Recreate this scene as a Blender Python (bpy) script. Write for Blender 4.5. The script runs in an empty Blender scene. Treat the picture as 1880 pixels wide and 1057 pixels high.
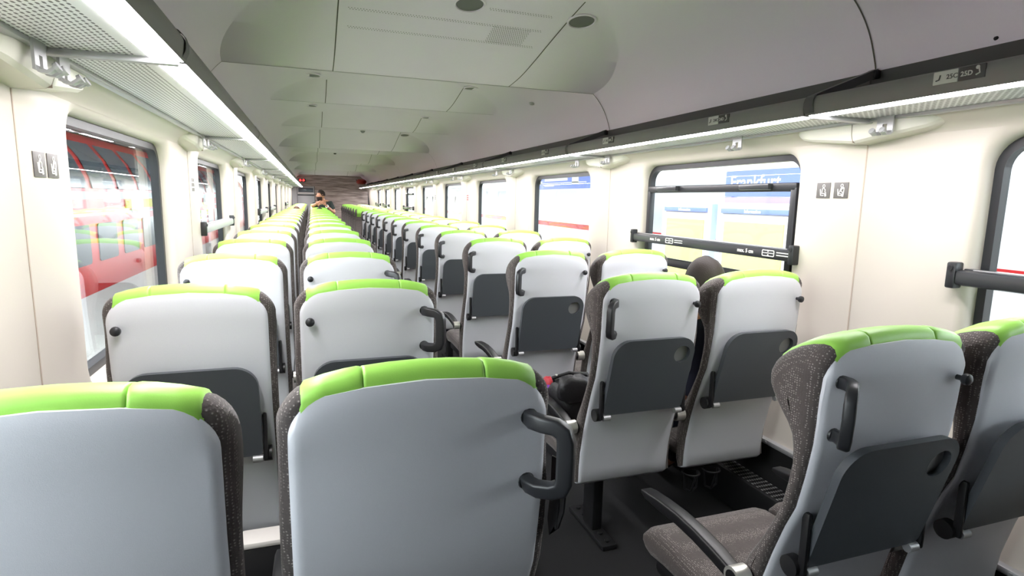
import bpy, bmesh, math, random
from mathutils import Vector, Matrix
from mathutils.geometry import tessellate_polygon
random.seed(7)
S = bpy.context.scene
COL = S.collection
PI = math.pi

# ------------------------------------------------------------------ dimensions (metres)
XCAM, ZCAM = -0.6714, 1.45
W = 1.311            # half width of the coach at the window walls
XR = 1.235           # half width where the racks meet the wall
XL, ZL = 0.948, 1.771  # light strip on the rack edge
YB, PB = 1.6134, 1.989  # first rack joint, bay length
YS = 1.662           # first wall seam
WY0, WY1 = 1.987, 3.240  # first window, near and far edge
Y1, PP = 0.852, 0.95  # first seat row, seat pitch
CA, CB = 0.5115, 1.0074  # aisle and window seat columns
YEND, YBACK = 22.2, -0.30

# ------------------------------------------------------------------ materials
def lin(c):
    return tuple(((v/255/12.92) if v/255 <= 0.04045 else ((v/255+0.055)/1.055)**2.4) for v in c)
def mat(name, rgb, rough=0.5, metal=0.0, bump=None, var=0.0, vscale=30, spec=None, emit=None):
    m = bpy.data.materials.new(name); m.use_nodes = True
    nt = m.node_tree; b = nt.nodes['Principled BSDF']
    c = lin(rgb)
    b.inputs['Base Color'].default_value = (*c, 1)
    b.inputs['Roughness'].default_value = rough
    b.inputs['Metallic'].default_value = metal
    if spec is not None: b.inputs['Specular IOR Level'].default_value = spec
    tc = nt.nodes.new('ShaderNodeTexCoord')
    if var > 0:
        n = nt.nodes.new('ShaderNodeTexNoise'); n.inputs['Scale'].default_value = vscale
        n.inputs['Detail'].default_value = 3
        nt.links.new(tc.outputs['Object'], n.inputs['Vector'])
        r = nt.nodes.new('ShaderNodeMapRange')
        r.inputs['To Min'].default_value = 1-var; r.inputs['To Max'].default_value = 1+var
        nt.links.new(n.outputs['Fac'], r.inputs['Value'])
        mx = nt.nodes.new('ShaderNodeVectorMath'); mx.operation = 'SCALE'
        mx.inputs[0].default_value = c
        nt.links.new(r.outputs['Result'], mx.inputs['Scale'])
        nt.links.new(mx.outputs['Vector'], b.inputs['Base Color'])
    if bump:
        n2 = nt.nodes.new('ShaderNodeTexNoise'); n2.inputs['Scale'].default_value = bump[0]
        nt.links.new(tc.outputs['Object'], n2.inputs['Vector'])
        bp = nt.nodes.new('ShaderNodeBump'); bp.inputs['Strength'].default_value = bump[1]
        bp.inputs['Distance'].default_value = 0.002
        nt.links.new(n2.outputs['Fac'], bp.inputs['Height'])
        nt.links.new(bp.outputs['Normal'], b.inputs['Normal'])
    if emit:
        b.inputs['Emission Color'].default_value = (*lin(emit[0]), 1)
        b.inputs['Emission Strength'].default_value = emit[1]
    return m
M = {}
M['shell'] = mat('seat_shell_grey', (218, 219, 226), 0.42, bump=(900, 0.12), var=0.02, vscale=300)
M['tray'] = mat('tray_charcoal', (76, 80, 85), 0.5, bump=(700, 0.15), var=0.04, vscale=200)
M['green'] = mat('green_leatherette', (163, 224, 96), 0.42, bump=(500, 0.1), var=0.04, vscale=40)
M['black'] = mat('black_plastic', (30, 30, 32), 0.38)
M['handle'] = mat('handle_anthracite', (40, 41, 44), 0.4)
M['silver'] = mat('hinge_silver', (205, 203, 196), 0.35, 0.6)
M['steel'] = mat('dark_steel', (40, 40, 42), 0.45, 0.4)
M['wall'] = mat('wall_cream', (210, 201, 191), 0.45, bump=(250, 0.05), var=0.012, vscale=8)
M['corbel'] = mat('corbel_cream', (226, 222, 212), 0.4)
M['ceil'] = mat('ceiling_grey', (236, 226, 238), 0.6, bump=(400, 0.1), var=0.015, vscale=120)
M['seam'] = mat('seam_dark', (96, 92, 86), 0.8)
M['wseam'] = mat('wall_seam', (176, 160, 146), 0.8)
M['fascia'] = mat('rack_fascia_grey', (118, 117, 115), 0.45, 0.0, var=0.02)
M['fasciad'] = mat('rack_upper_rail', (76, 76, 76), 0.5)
M['alu'] = mat('brushed_aluminium', (178, 178, 180), 0.4, 0.5)
M['frame'] = mat('window_rubber', (38, 39, 43), 0.4)
M['rail'] = mat('window_rail', (52, 53, 56), 0.3)
M['floor'] = mat('floor_carpet', (24, 24, 26), 0.95, bump=(600, 0.5), var=0.3, vscale=400)
M['dark'] = mat('dark_recess', (30, 30, 31), 0.8)
M['sign'] = mat('sign_grey', (98, 94, 92), 0.5)
M['white'] = mat('sign_white', (238, 236, 232), 0.5)
M['plate'] = mat('plate_light', (190, 190, 184), 0.5)
M['plated'] = mat('plate_dark', (66, 64, 64), 0.5)
M['skin'] = mat('skin', (205, 150, 122), 0.5, var=0.05)
M['hair'] = mat('dark_hair', (42, 32, 28), 0.7, bump=(300, 0.6), var=0.2, vscale=150)
M['hairb'] = mat('brown_hair', (88, 58, 44), 0.7, bump=(300, 0.6), var=0.2, vscale=150)
M['shirt'] = mat('dark_green_shirt', (52, 62, 58), 0.9, var=0.06)
M['navy'] = mat('navy_jacket', (42, 44, 62), 0.85, var=0.08)
M['jeans'] = mat('jeans', (64, 74, 98), 0.9, var=0.12, vscale=200)
M['shoe'] = mat('shoe', (36, 34, 33), 0.6)
M['eye'] = mat('eye_white', (235, 232, 228), 0.3)
M['lip'] = mat('lip', (170, 100, 90), 0.5)
M['bag'] = mat('black_bag', (26, 25, 28), 0.5, bump=(120, 0.5))
M['purple'] = mat('purple_cloth', (104, 40, 140), 0.6)
M['redcl'] = mat('red_cloth', (176, 40, 52), 0.6)
M['redbag'] = mat('red_bag', (150, 44, 36), 0.6, var=0.1)
M['traindR'] = mat('red_train_paint', (206, 22, 26), 0.35)
M['trainW'] = mat('white_train_paint', (242, 242, 242), 0.35)
M['trainGlass'] = mat('train_window_glass', (86, 96, 104), 0.25)
M['stripe'] = mat('pale_stripe', (200, 214, 220), 0.4)
M['yellow'] = mat('yellow_poster', (255, 246, 138), 0.6)
M['signblue'] = mat('station_blue', (128, 146, 222), 0.5)
M['signviolet'] = mat('station_violet', (176, 158, 228), 0.5)
M['post'] = mat('pale_blue_post', (188, 206, 222), 0.4)
M['concrete'] = mat('platform_concrete', (186, 186, 182), 0.9, var=0.06, vscale=3)
M['canopy'] = mat('canopy_grey', (120, 128, 136), 0.8)
M['redled'] = mat('red_signal_lamp', (60, 8, 8), 0.3, emit=((255, 40, 40), 6))
M['doorgrey'] = mat('door_grey', (176, 178, 180), 0.4)
M['lens'] = mat('downlight_lens', (104, 104, 100), 0.5)
M['grey'] = mat('mid_grey_plastic', (140, 140, 140), 0.5)
M['bincap'] = mat('bin_lid', (208, 202, 198), 0.5)

def fabric():
    m = bpy.data.materials.new('seat_fabric'); m.use_nodes = True
    nt = m.node_tree; b = nt.nodes['Principled BSDF']; N = nt.nodes.new; L = nt.links.new
    b.inputs['Roughness'].default_value = 0.95
    b.inputs['Sheen Weight'].default_value = 0.15
    tc = N('ShaderNodeTexCoord')
    mp = N('ShaderNodeMapping'); mp.inputs['Scale'].default_value = (170, 170, 190)
    L(tc.outputs['Object'], mp.inputs['Vector'])
    v = N('ShaderNodeTexVoronoi'); v.inputs['Scale'].default_value = 1.0; v.inputs['Randomness'].default_value = 0.35
    L(mp.outputs['Vector'], v.inputs['Vector'])
    cr = N('ShaderNodeValToRGB')
    cr.color_ramp.elements[0].position = 0.16; cr.color_ramp.elements[0].color = (*lin((158, 149, 145)), 1)
    cr.color_ramp.elements[1].position = 0.34; cr.color_ramp.elements[1].color = (*lin((86, 79, 77)), 1)
    L(v.outputs['Distance'], cr.inputs['Fac'])
    n = N('ShaderNodeTexNoise'); n.inputs['Scale'].default_value = 45
    L(tc.outputs['Object'], n.inputs['Vector'])
    mr = N('ShaderNodeMapRange'); mr.inputs['To Min'].default_value = 0.85; mr.inputs['To Max'].default_value = 1.15
    L(n.outputs['Fac'], mr.inputs['Value'])
    sc = N('ShaderNodeVectorMath'); sc.operation = 'SCALE'
    L(cr.outputs['Color'], sc.inputs[0]); L(mr.outputs['Result'], sc.inputs['Scale'])
    L(sc.outputs['Vector'], b.inputs['Base Color'])
    bp = N('ShaderNodeBump'); bp.inputs['Strength'].default_value = 0.5; bp.inputs['Distance'].default_value = 0.002; bp.invert = True
    L(v.outputs['Distance'], bp.inputs['Height']); L(bp.outputs['Normal'], b.inputs['Normal'])
    return m
M['fabric'] = fabric()

def perforated():
    m = bpy.data.materials.new('perforated_sheet'); m.use_nodes = True
    nt = m.node_tree; b = nt.nodes['Principled BSDF']; N = nt.nodes.new; L = nt.links.new
    b.inputs['Roughness'].default_value = 0.4; b.inputs['Metallic'].default_value = 0.2
    tc = N('ShaderNodeTexCoord'); sp = N('ShaderNodeSeparateXYZ'); L(tc.outputs['Object'], sp.inputs[0])
    def mth(op, a, bb=None, cc=None):
        k = N('ShaderNodeMath'); k.operation = op
        for i, q in enumerate((a, bb, cc)):
            if q is None: continue
            if isinstance(q, (int, float)): k.inputs[i].default_value = q
            else: L(q, k.inputs[i])
        return k.outputs[0]
    px, py = 0.0125, 0.019
    u = mth('DIVIDE', sp.outputs['X'], px); fl = mth('FLOOR', u)
    off = mth('MULTIPLY', mth('MODULO', mth('ABSOLUTE', fl), 2.0), 0.5)
    vv = mth('ADD', mth('DIVIDE', sp.outputs['Y'], py), off)
    fu = mth('ABSOLUTE', mth('SUBTRACT', mth('FRACT', u), 0.5))
    fv = mth('ABSOLUTE', mth('SUBTRACT', mth('FRACT', vv), 0.5))
    du = mth('MULTIPLY', fu, px); dv = mth('MAXIMUM', mth('SUBTRACT', mth('MULTIPLY', fv, py), 0.0035), 0.0)
    d = mth('SQRT', mth('ADD', mth('MULTIPLY', du, du), mth('MULTIPLY', dv, dv)))
    hole = mth('LESS_THAN', d, 0.0028)
    inx = mth('MULTIPLY', mth('GREATER_THAN', mth('ABSOLUTE', sp.outputs['X']), 1.035), mth('LESS_THAN', mth('ABSOLUTE', sp.outputs['X']), 1.215))
    hole = mth('MULTIPLY', hole, inx)
    mix = N('ShaderNodeMix'); mix.data_type = 'RGBA'
    L(hole, mix.inputs[0]); mix.inputs[6].default_value = (*lin((226, 226, 228)), 1); mix.inputs[7].default_value = (*lin((70, 70, 72)), 1)
    L(mix.outputs[2], b.inputs['Base Color'])
    return m
M['perf'] = perforated()

def wood():
    m = bpy.data.materials.new('grey_wood_panel'); m.use_nodes = True
    nt = m.node_tree; b = nt.nodes['Principled BSDF']; N = nt.nodes.new; L = nt.links.new
    b.inputs['Roughness'].default_value = 0.5
    tc = N('ShaderNodeTexCoord'); mp = N('ShaderNodeMapping'); mp.inputs['Scale'].default_value = (1.2, 1.2, 14)
    L(tc.outputs['Object'], mp.inputs['Vector'])
    n = N('ShaderNodeTexNoise'); n.inputs['Scale'].default_value = 2.2; n.inputs['Detail'].default_value = 6
    L(mp.outputs['Vector'], n.inputs['Vector'])
    cr = N('ShaderNodeValToRGB')
    cr.color_ramp.elements[0].position = 0.3; cr.color_ramp.elements[0].color = (*lin((104, 90, 84)), 1)
    cr.color_ramp.elements[1].position = 0.68; cr.color_ramp.elements[1].color = (*lin((186, 170, 162)), 1)
    L(n.outputs['Fac'], cr.inputs['Fac']); L(cr.outputs['Color'], b.inputs['Base Color'])
    return m
M['wood'] = wood()

def glass():
    m = bpy.data.materials.new('window_glass'); m.use_nodes = True
    nt = m.node_tree; nt.nodes.clear(); N = nt.nodes.new; L = nt.links.new
    o = N('ShaderNodeOutputMaterial'); mx = N('ShaderNodeMixShader'); lw = N('ShaderNodeLayerWeight'); lw.inputs['Blend'].default_value = 0.5
    pw = N('ShaderNodeMath'); pw.operation = 'POWER'; pw.inputs[1].default_value = 5.0; L(lw.outputs['Facing'], pw.inputs[0])
    fr = N('ShaderNodeMath'); fr.operation = 'MULTIPLY_ADD'; fr.inputs[1].default_value = 0.95; fr.inputs[2].default_value = 0.022; L(pw.outputs[0], fr.inputs[0])
    t = N('ShaderNodeBsdfTransparent'); t.inputs['Color'].default_value = (0.93, 0.97, 0.96, 1)
    g = N('ShaderNodeBsdfGlossy'); g.inputs['Roughness'].default_value = 0.01
    L(fr.outputs[0], mx.inputs[0]); L(t.outputs[0], mx.inputs[1]); L(g.outputs[0], mx.inputs[2]); L(mx.outputs[0], o.inputs['Surface'])
    return m
M['glass'] = glass()
def emis(name, rgb, st):
    m = bpy.data.materials.new(name); m.use_nodes = True
    nt = m.node_tree; nt.nodes.clear()
    o = nt.nodes.new('ShaderNodeOutputMaterial'); e = nt.nodes.new('ShaderNodeEmission')
    e.inputs['Color'].default_value = (*rgb, 1); e.inputs['Strength'].default_value = st
    nt.links.new(e.outputs[0], o.inputs['Surface']); return m
M['led'] = emis('led_light', (1.0, 0.97, 0.99), 57.0)

# ------------------------------------------------------------------ mesh helpers
class MB:
    def __init__(s): s.v = []; s.f = []
    def add(s, v, f, mtx=None):
        o = len(s.v)
        s.v += [tuple(mtx @ Vector(p)) if mtx is not None else tuple(p) for p in v]
        s.f += [tuple(i+o for i in q) for q in f]
        return s
    def box(s, c, d, bev=0.0, mtx=None, seg=2):
        bm = bmesh.new(); bmesh.ops.create_cube(bm, size=1.0)
        bmesh.ops.scale(bm, vec=d, verts=bm.verts)
        if bev > 0:
            bmesh.ops.bevel(bm, geom=list(bm.edges), offset=min(bev, 0.49*min(d)), segments=seg, affect='EDGES', profile=0.5)
        bmesh.ops.translate(bm, vec=c, verts=bm.verts)
        bm.verts.index_update()
        v = [tuple(x.co) for x in bm.verts]; f = [tuple(x.index for x in q.verts) for q in bm.faces]
        bm.free(); return s.add(v, f, mtx)
    def tube(s, path, r, n=10, sect=None, closed=False, up=None):
        P = [Vector(p) for p in path]; k = len(P); rings = []
        prevN = None
        for i, p in enumerate(P):
            if closed: t = P[(i+1) % k]-P[i-1]
            else: t = P[min(i+1, k-1)]-P[max(i-1, 0)]
            t.normalize()
            if up is not None: nrm = Vector(up)
            elif prevN is None: nrm = Vector((0, 0, 1)) if abs(t.z) < 0.9 else Vector((1, 0, 0))
            else: nrm = prevN
            nrm = (nrm - t*nrm.dot(t)).normalized(); prevN = nrm; bn = t.cross(nrm)
            rr = r[i] if isinstance(r, (list, tuple)) else r
            if sect: ring = [p + nrm*a*rr + bn*b*rr for a, b in sect]
            else: ring = [p + (nrm*math.cos(2*PI*j/n)+bn*math.sin(2*PI*j/n))*rr for j in range(n)]
            rings.append(ring)
        m = len(rings[0]); v = [tuple(q) for rg in rings for q in rg]; f = []
        for i in range(k if closed else k-1):
            i2 = (i+1) % k
            for j in range(m):
                j2 = (j+1) % m
                f.append((i*m+j, i*m+j2, i2*m+j2, i2*m+j))
        if not closed:
            f.append(tuple(reversed(range(m)))); f.append(tuple((k-1)*m+j for j in range(m)))
        return s.add(v, f)
    def cyl(s, a, b, r, n=20):
        return s.tube([a, b], r, n)
    def lathe(s, prof, axis_o, axis='z', n=24, mtx=None):
        v = []; f = []; m = len(prof)
        for j in range(n):
            a = 2*PI*j/n
            for (r, h) in prof:
                x, y = r*math.cos(a), r*math.sin(a)
                if axis == 'z': q = (x, y, h)
                elif axis == 'y': q = (x, h, y)
                else: q = (h, x, y)
                v.append((q[0]+axis_o[0], q[1]+axis_o[1], q[2]+axis_o[2]))
        for j in range(n):
            j2 = (j+1) % n
            for i in range(m-1): f.append((j*m+i, j2*m+i, j2*m+i+1, j*m+i+1))
        return s.add(v, f, mtx)
    def grid(s, rows, closeu=False, closev=False):
        m = len(rows[0]); k = len(rows); v = [tuple(p) for r in rows for p in r]; f = []
        for i in range(k if closev else k-1):
            i2 = (i+1) % k
            for j in range(m if closeu else m-1):
                j2 = (j+1) % m
                f.append((i*m+j, i*m+j2, i2*m+j2, i2*m+j))
        return s.add(v, f)
    def prism(s, outline, d0, d1, fn, holes=()):
        """outline / holes: 2D loops; fn(u, v, d) -> 3D"""
        loops = [list(outline)]+[list(h) for h in holes]
        tris = tessellate_polygon([[Vector((p[0], p[1], 0)) for p in l] for l in loops])
        flat = [p for l in loops for p in l]; n = len(flat)
        v = [fn(p[0], p[1], d0) for p in flat]+[fn(p[0], p[1], d1) for p in flat]
        f = [tuple(t) for t in tris]+[tuple(reversed([i+n for i in t])) for t in tris]
        o = 0
        for l in loops:
            k = len(l)
            for i in range(k):
                a, b = o+i, o+(i+1) % k
                f.append((a, b, b+n, a+n))
            o += k
        return s.add(v, f)
    def mesh(s, name, m, smooth=True, angle=40):
        me = bpy.data.meshes.new(name); me.from_pydata(s.v, [], s.f); me.validate()
        bm = bmesh.new(); bm.from_mesh(me)
        bmesh.ops.remove_doubles(bm, verts=bm.verts, dist=1e-6)
        bmesh.ops.recalc_face_normals(bm, faces=bm.faces)
        if smooth:
            ca = math.radians(angle)
            for q in bm.faces: q.smooth = True
            for e in bm.edges:
                if len(e.link_faces) == 2 and e.calc_face_angle(0) > ca: e.smooth = False
        bm.to_mesh(me); bm.free()
        me.materials.append(m)
        return me
    def obj(s, name, m, parent=None, smooth=True, angle=40, loc=None):
        o = bpy.data.objects.new(name, s.mesh(name, m, smooth, angle)); COL.objects.link(o)
        if parent is not None: o.parent = parent
        if loc is not None: o.location = loc
        return o
def rrect(x0, x1, y0, y1, r, n=6):
    if not isinstance(r, (list, tuple)): r = (r,)*4   # bl, br, tr, tl
    pts = []
    for (cx, cy, rr, a0) in ((x0+r[0], y0+r[0], r[0], PI), (x1-r[1], y0+r[1], r[1], 1.5*PI), (x1-r[2], y1-r[2], r[2], 0), (x0+r[3], y1-r[3], r[3], PI/2)):
        for i in range(n+1):
            a = a0+PI/2*i/n; pts.append((cx+rr*math.cos(a), cy+rr*math.sin(a)))
    return pts
def circle(cx, cy, r, n=24): return [(cx+r*math.cos(2*PI*i/n), cy+r*math.sin(2*PI*i/n)) for i in range(n)]
SQ = rrect(-1, 1, -1, 1, 0.38, 3)
def empty(name, loc=(0, 0, 0), rz=0):
    o = bpy.data.objects.new(name, None); COL.objects.link(o); o.location = loc; o.rotation_euler = (0, 0, rz)
    o.empty_display_size = 0.1; return o
def tag(o, label, cat, group=None, kind=None):
    o['label'] = label; o['category'] = cat
    if group: o['group'] = group
    if kind: o['kind'] = kind
    return o
def struct(o): o['kind'] = 'structure'; return o
def copy_tree(o, parent=None):
    c = o.copy(); COL.objects.link(c)
    if parent is not None: c.parent = parent
    for ch in list(CH.get(o, ())):
        k = copy_tree(ch, c); CH.setdefault(c, []).append(k)
    return c
CH = {}
def index_children(root):
    kids = [o for o in COL.objects if o.parent == root]
    CH[root] = kids
    for k in kids: index_children(k)
def text_geo(txt, size, bold=0.0):
    cu = bpy.data.curves.new('lettering', 'FONT'); cu.body = txt; cu.size = size
    cu.align_x = 'LEFT'; cu.offset = bold; cu.extrude = 0.0006; cu.resolution_u = 3
    o = bpy.data.objects.new('lettering', cu); COL.objects.link(o)
    bpy.context.view_layer.update()
    me = bpy.data.meshes.new_from_object(o.evaluated_get(bpy.context.evaluated_depsgraph_get()))
    v = [tuple(p.co) for p in me.vertices]; f = [tuple(p.vertices) for p in me.polygons]
    bpy.data.objects.remove(o); bpy.data.meshes.remove(me); bpy.data.curves.remove(cu)
    return v, f
def face_right_wall(o, x, y, z):   # text plane facing -x, reading direction -y (seen from inside, right side)
    return Matrix(((0, 0, -1, x), (-1, 0, 0, y), (0, 1, 0, z), (0, 0, 0, 1)))
def face_left_wall(x, y, z):       # facing +x, reading +y
    return Matrix(((0, 0, 1, x), (1, 0, 0, y), (0, 1, 0, z), (0, 0, 0, 1)))
ORD = ['first', 'second', 'third', 'fourth', 'fifth', 'sixth', 'seventh', 'eighth', 'ninth', 'tenth', 'eleventh', 'twelfth', 'thirteenth', 'fourteenth', 'fifteenth', 'sixteenth']

# ------------------------------------------------------------------ camera
cam = bpy.data.cameras.new('camera'); co = bpy.data.objects.new('camera', cam); COL.objects.link(co)
f_, yaw, pit, rol = 1056.308, 0.334884, 0.151559, 0.020200
fwd = Vector((math.sin(yaw)*math.cos(pit), math.cos(yaw)*math.cos(pit), -math.sin(pit)))
rt = Vector((math.cos(yaw), -math.sin(yaw), 0)); up = rt.cross(fwd)
c_, s_ = math.cos(rol), math.sin(rol)
r2 = rt*c_+up*s_; u2 = up*c_-rt*s_
co.matrix_world = Matrix(((r2.x, u2.x, -fwd.x, XCAM), (r2.y, u2.y, -fwd.y, 0), (r2.z, u2.z, -fwd.z, ZCAM), (0, 0, 0, 1)))
cam.sensor_fit = 'HORIZONTAL'; cam.sensor_width = 36; cam.lens = f_/1880*36; cam.clip_start = 0.02; cam.clip_end = 300
S.camera = co

# ------------------------------------------------------------------ the shell of the coach
fl = MB().box((0, (YEND+YBACK)/2, -0.03), (2*W+0.2, YEND-YBACK+0.2, 0.06)); struct(fl.obj('floor', M['floor'], smooth=False))

def seat_rows_bays(): return range(-1, 10)
WIN_RAIL = {1: {0, 1, 6, 8, 9}, -1: {2, 4, 5, 8}}
ZW0, ZW1 = 0.86, 1.678     # window opening
def wall(side, name):
    mb = MB(); sm = MB()
    for n in seat_rows_bays():
        y0, y1 = YS+(n-1)*PB+0.0, YS+n*PB
        if n == -1: y0 = YBACK
        if n == 9: y1 = YEND
        a, b = WY0+(n-1)*PB, WY1+(n-1)*PB
        if n == -1: a, b = -2.1, -1.2
        zb, zt = 0.36, 1.70
        has = (a > y0)
        if has:
            inner = rrect(a, b, ZW0, ZW1, 0.10, 8); N = len(inner)
            cy, cz = (a+b)/2, (ZW0+ZW1)/2
            outer = []
            for (yy, zz) in inner:   # project on the panel rectangle
                dy, dz = yy-cy, zz-cz; t = 1e9
                if dy > 1e-6: t = min(t, (y1-cy)/dy)
                if dy < -1e-6: t = min(t, (y0-cy)/dy)
                if dz > 1e-6: t = min(t, (zt-cz)/dz)
                if dz < -1e-6: t = min(t, (zb-cz)/dz)
                outer.append((cy+dy*t, cz+dz*t))
            # exact corners
            for (ky, kz) in ((y0, zb), (y1, zb), (y1, zt), (y0, zt)):
                i = min(range(N), key=lambda q: (outer[q][0]-ky)**2+(outer[q][1]-kz)**2); outer[i] = (ky, kz)
            sc = lambda k: [(cy+(yy-cy)*(1-k/0.63), cz+(zz-cz)*(1-k/0.41)) for yy, zz in inner]
            rows = []
            for (lp, dx) in ((outer, 0), (sc(-0.030), 0.0), (sc(-0.018), 0.003), (sc(-0.006), 0.012), (inner, 0.03), (sc(0.004), 0.07)):
                rows.append([(side*(W+dx), yy, zz) for yy, zz in lp])
            mb.grid(rows, closeu=True)
        else:
            mb.grid([[(side*W, y0, zb), (side*W, y1, zb)], [(side*W, y0, zt), (side*W, y1, zt)]])
        # upper cove leaning in to the rack
        cove = [(W, 1.70), (W-0.004, 1.712), (W-0.02, 1.728), (W-0.05, 1.745), (XR+0.006, 1.757), (XR, 1.775)]
        mb.grid([[(side*x, y0, z), (side*x, y1, z)] for x, z in cove])
        # outer skin backing below / above the window so no daylight leaks in
        # seams between the panels
        if n < 9: sm.box((side*(W-0.0003), y1, (0.36+1.70)/2), (0.002, 0.005, 1.34))
    w = mb.obj(name, M['wall'], angle=60)
    struct(w)
    sm.obj('panel_seam', M['wseam'], w, smooth=False)
    # dark lower recess
    MB().box((side*(W+0.01), (YEND+YBACK)/2, 0.18), (0.02, YEND-YBACK, 0.36)).obj('lower_panel', M['dark'], w, smooth=False)
    return w
wall(-1, 'wall_left'); wall(1, 'wall_right')
for s, nm in ((-1, 'baseboard_left'), (1, 'baseboard_right')):
    b = MB().box((s*(W-0.012), (YEND+YBACK)/2, 0.366), (0.03, YEND-YBACK-0.02, 0.022), 0.004)
    k = -0.5
    while k < YEND-0.3:
        b.cyl((s*(W-0.025), k, 0.366), (s*(W-0.032), k, 0.366), 0.006, 8); k += 0.5
    struct(b.obj(nm, M['alu']))
    h = MB().box((s*(W-0.065), (YEND+YBACK)/2, 0.09), (0.11, YEND-YBACK-0.1, 0.18), 0.012)
    struct(h.obj('trim_1' if s < 0 else 'trim_2', M['steel']))
    g = MB()
    y = 0.0
    while y < 6.0:
        for q in range(7): g.box((s*(W-0.10+0.013*q), y, 0.1805), (0.006, 0.012, 0.002))
        y += 0.03
    g.obj('grille_slots', M['grey'], [o for o in COL.objects if o.name == ('trim_1' if s < 0 else 'trim_2')][0], smooth=False)

# back wall behind the camera and end wall
struct(MB().box((0, YBACK-0.03, 1.1), (2*W+0.26, 0.06, 2.9)).obj('wall_back', M['steel'], smooth=False))
ew = struct(MB().box((0.385, YEND+0.02, 1.24), (1.86, 0.04, 2.58)).obj('wall_end', M['wood'], smooth=False))
MB().box((-1.235, YEND+0.02, 1.24), (0.17, 0.04, 2.58)).obj('side_post', M['doorgrey'], ew, smooth=False)
MB().box((-0.85, YEND+0.02, 2.16), (0.62, 0.04, 0.72)).obj('door_header', M['wood'], ew, smooth=False)
MB().box((0, YEND+0.12, 1.1), (2.9, 0.06, 3.2)).obj('light_seal_panel', M['steel'], ew, smooth=False)  # hidden backing added to stop daylight leaking round the door
d1 = struct(MB().box((-0.85, YEND+0.03, 0.9), (0.58, 0.04, 1.79), 0.005).obj('door_1', M['doorgrey']))
MB().box((-0.85, YEND+0.0, 1.66), (0.5, 0.015, 0.14), 0.004).obj('door_window', M['trainGlass'], d1)
MB().box((-0.85, YEND-0.005, 1.545), (0.56, 0.03, 0.035), 0.008).obj('door_bar', M['white'], d1)
MB().box((-0.85, YEND-0.003, 1.48), (0.56, 0.02, 0.03), 0.004).obj('door_shadow_gap', M['steel'], d1)
MB().box((-0.61, YEND-0.02, 1.05), (0.03, 0.04, 0.2), 0.008).obj('door_handle', M['alu'], d1)

# ------------------------------------------------------------------ windows
def window(n, side, idx):
    a, b = WY0+(n-1)*PB, WY1+(n-1)*PB
    root = struct(empty('window_%d' % idx, (side*(W+0.07), (a+b)/2, ZW0)))
    def P(mb, nm, m, **k):
        o = mb.obj(nm, m, root, **k); o.matrix_parent_inverse = Matrix.Translation(root.location).inverted(); return o
    fn = lambda u, v, d: (side*d, u, v)
    P(MB().prism(rrect(a-0.02, b+0.02, ZW0-0.02, ZW1+0.02, 0.10, 8), W+0.05, W+0.085, fn, [rrect(a+0.028, b-0.028, ZW0+0.03, ZW1-0.03, 0.075, 8)]), 'window_frame', M['frame'])
    P(MB().prism(rrect(a-0.01, b+0.01, ZW0-0.01, ZW1+0.01, 0.09, 8), W+0.074, W+0.080, fn), 'glass_pane', M['glass'], smooth=False)
    if n in WIN_RAIL[side]:
        c = (a+b)/2; w2 = (b-a)/2+0.045
        r = MB().box((side*(W-0.012), c, 1.232), (0.034, 2*w2-0.03, 0.05), 0.012)
        r.box((side*(W+0.012), c, 1.252), (0.03, 2*w2-0.06, 0.018), 0.004)
        rail = P(r, 'pull_rail', M['rail'] if side > 0 else M['alu'])  # one kind of rail: lit left and backlit right put into its colour
        for e in (-1, 1):
            q = MB().box((side*(W-0.012), c+e*(w2-0.01), 1.238), (0.042, 0.03, 0.085), 0.006)
            q.cyl((side*(W-0.03), c+e*(w2-0.01), 1.262), (side*(W-0.037), c+e*(w2-0.01), 1.262), 0.008, 12)
            o = q.obj('rail_bracket', M['frame'], rail)
        MB().box((side*(W+0.0), c, 1.2588), (0.012, 2*w2-0.12, 0.004), 0.001).obj('rail_highlight_strip', M['alu'], rail)
        fx = side*(W-0.0297)
        if side == 1:
            for yc in (b-0.18, a+0.30):
                lb = MB()
                v, f = text_geo('max. 5 cm', 0.026, 0.0004)
                lb.add(v, f, face_right_wall(None, fx, yc, 1.226))
                y2 = yc-0.165
                lo = rrect(-0.075, 0, 0, 0.03, 0.006, 3); li = rrect(-0.071, -0.004, 0.004, 0.026, 0.004, 3)
                lb.prism([(y2+u, 1.220+v2) for u, v2 in lo], fx, fx-0.0008, lambda u, v2, d: (d, u, v2), [[(y2+u, 1.220+v2) for u, v2 in li]])
                lb.box((fx, y2-0.0375, 1.2355), (0.0012, 0.066, 0.003))
                for sg in (1, -1):
                    lb.prism([(y2-0.0375-0.008, 1.2355+sg*0.014), (y2-0.0375+0.008, 1.2355+sg*0.014), (y2-0.0375, 1.2355+sg*0.004)], fx, fx-0.001, lambda u, v2, d: (d, u, v2))
                for q in range(2): lb.box((fx, y2-0.125, 1.242-0.012*q), (0.0012, 0.075, 0.004))
                lb.obj('rail_lettering', M['white'], rail, smooth=False)
        if side == 1 and n in (1, 6):   # lowered upper sash
            q = MB().box((side*(W+0.045), c, 1.532), (0.03, b-a-0.06, 0.04), 0.008)
            sash = P(q, 'sash_top_bar', M['frame'])
            for e in (0.36, -0.36):
                MB().box((side*(W+0.018), c+e, 1.535), (0.034, 0.20, 0.03), 0.008).obj('sash_grip', M['rail'], sash)
            for e in (-1, 1):
                MB().box((side*(W+0.045), c+e*((b-a)/2-0.045), 1.32), (0.03, 0.035, 0.42), 0.006).obj('sash_side', M['frame'], sash)
            MB().box((side*(W+0.045), c, 1.10), (0.03, b-a-0.06, 0.05), 0.008).obj('sash_bottom_bar', M['frame'], sash)
    return root
idx = 0
for side in (-1, 1):
    for n in range(0, 10):
        idx += 1; window(n, side, idx)

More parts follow.
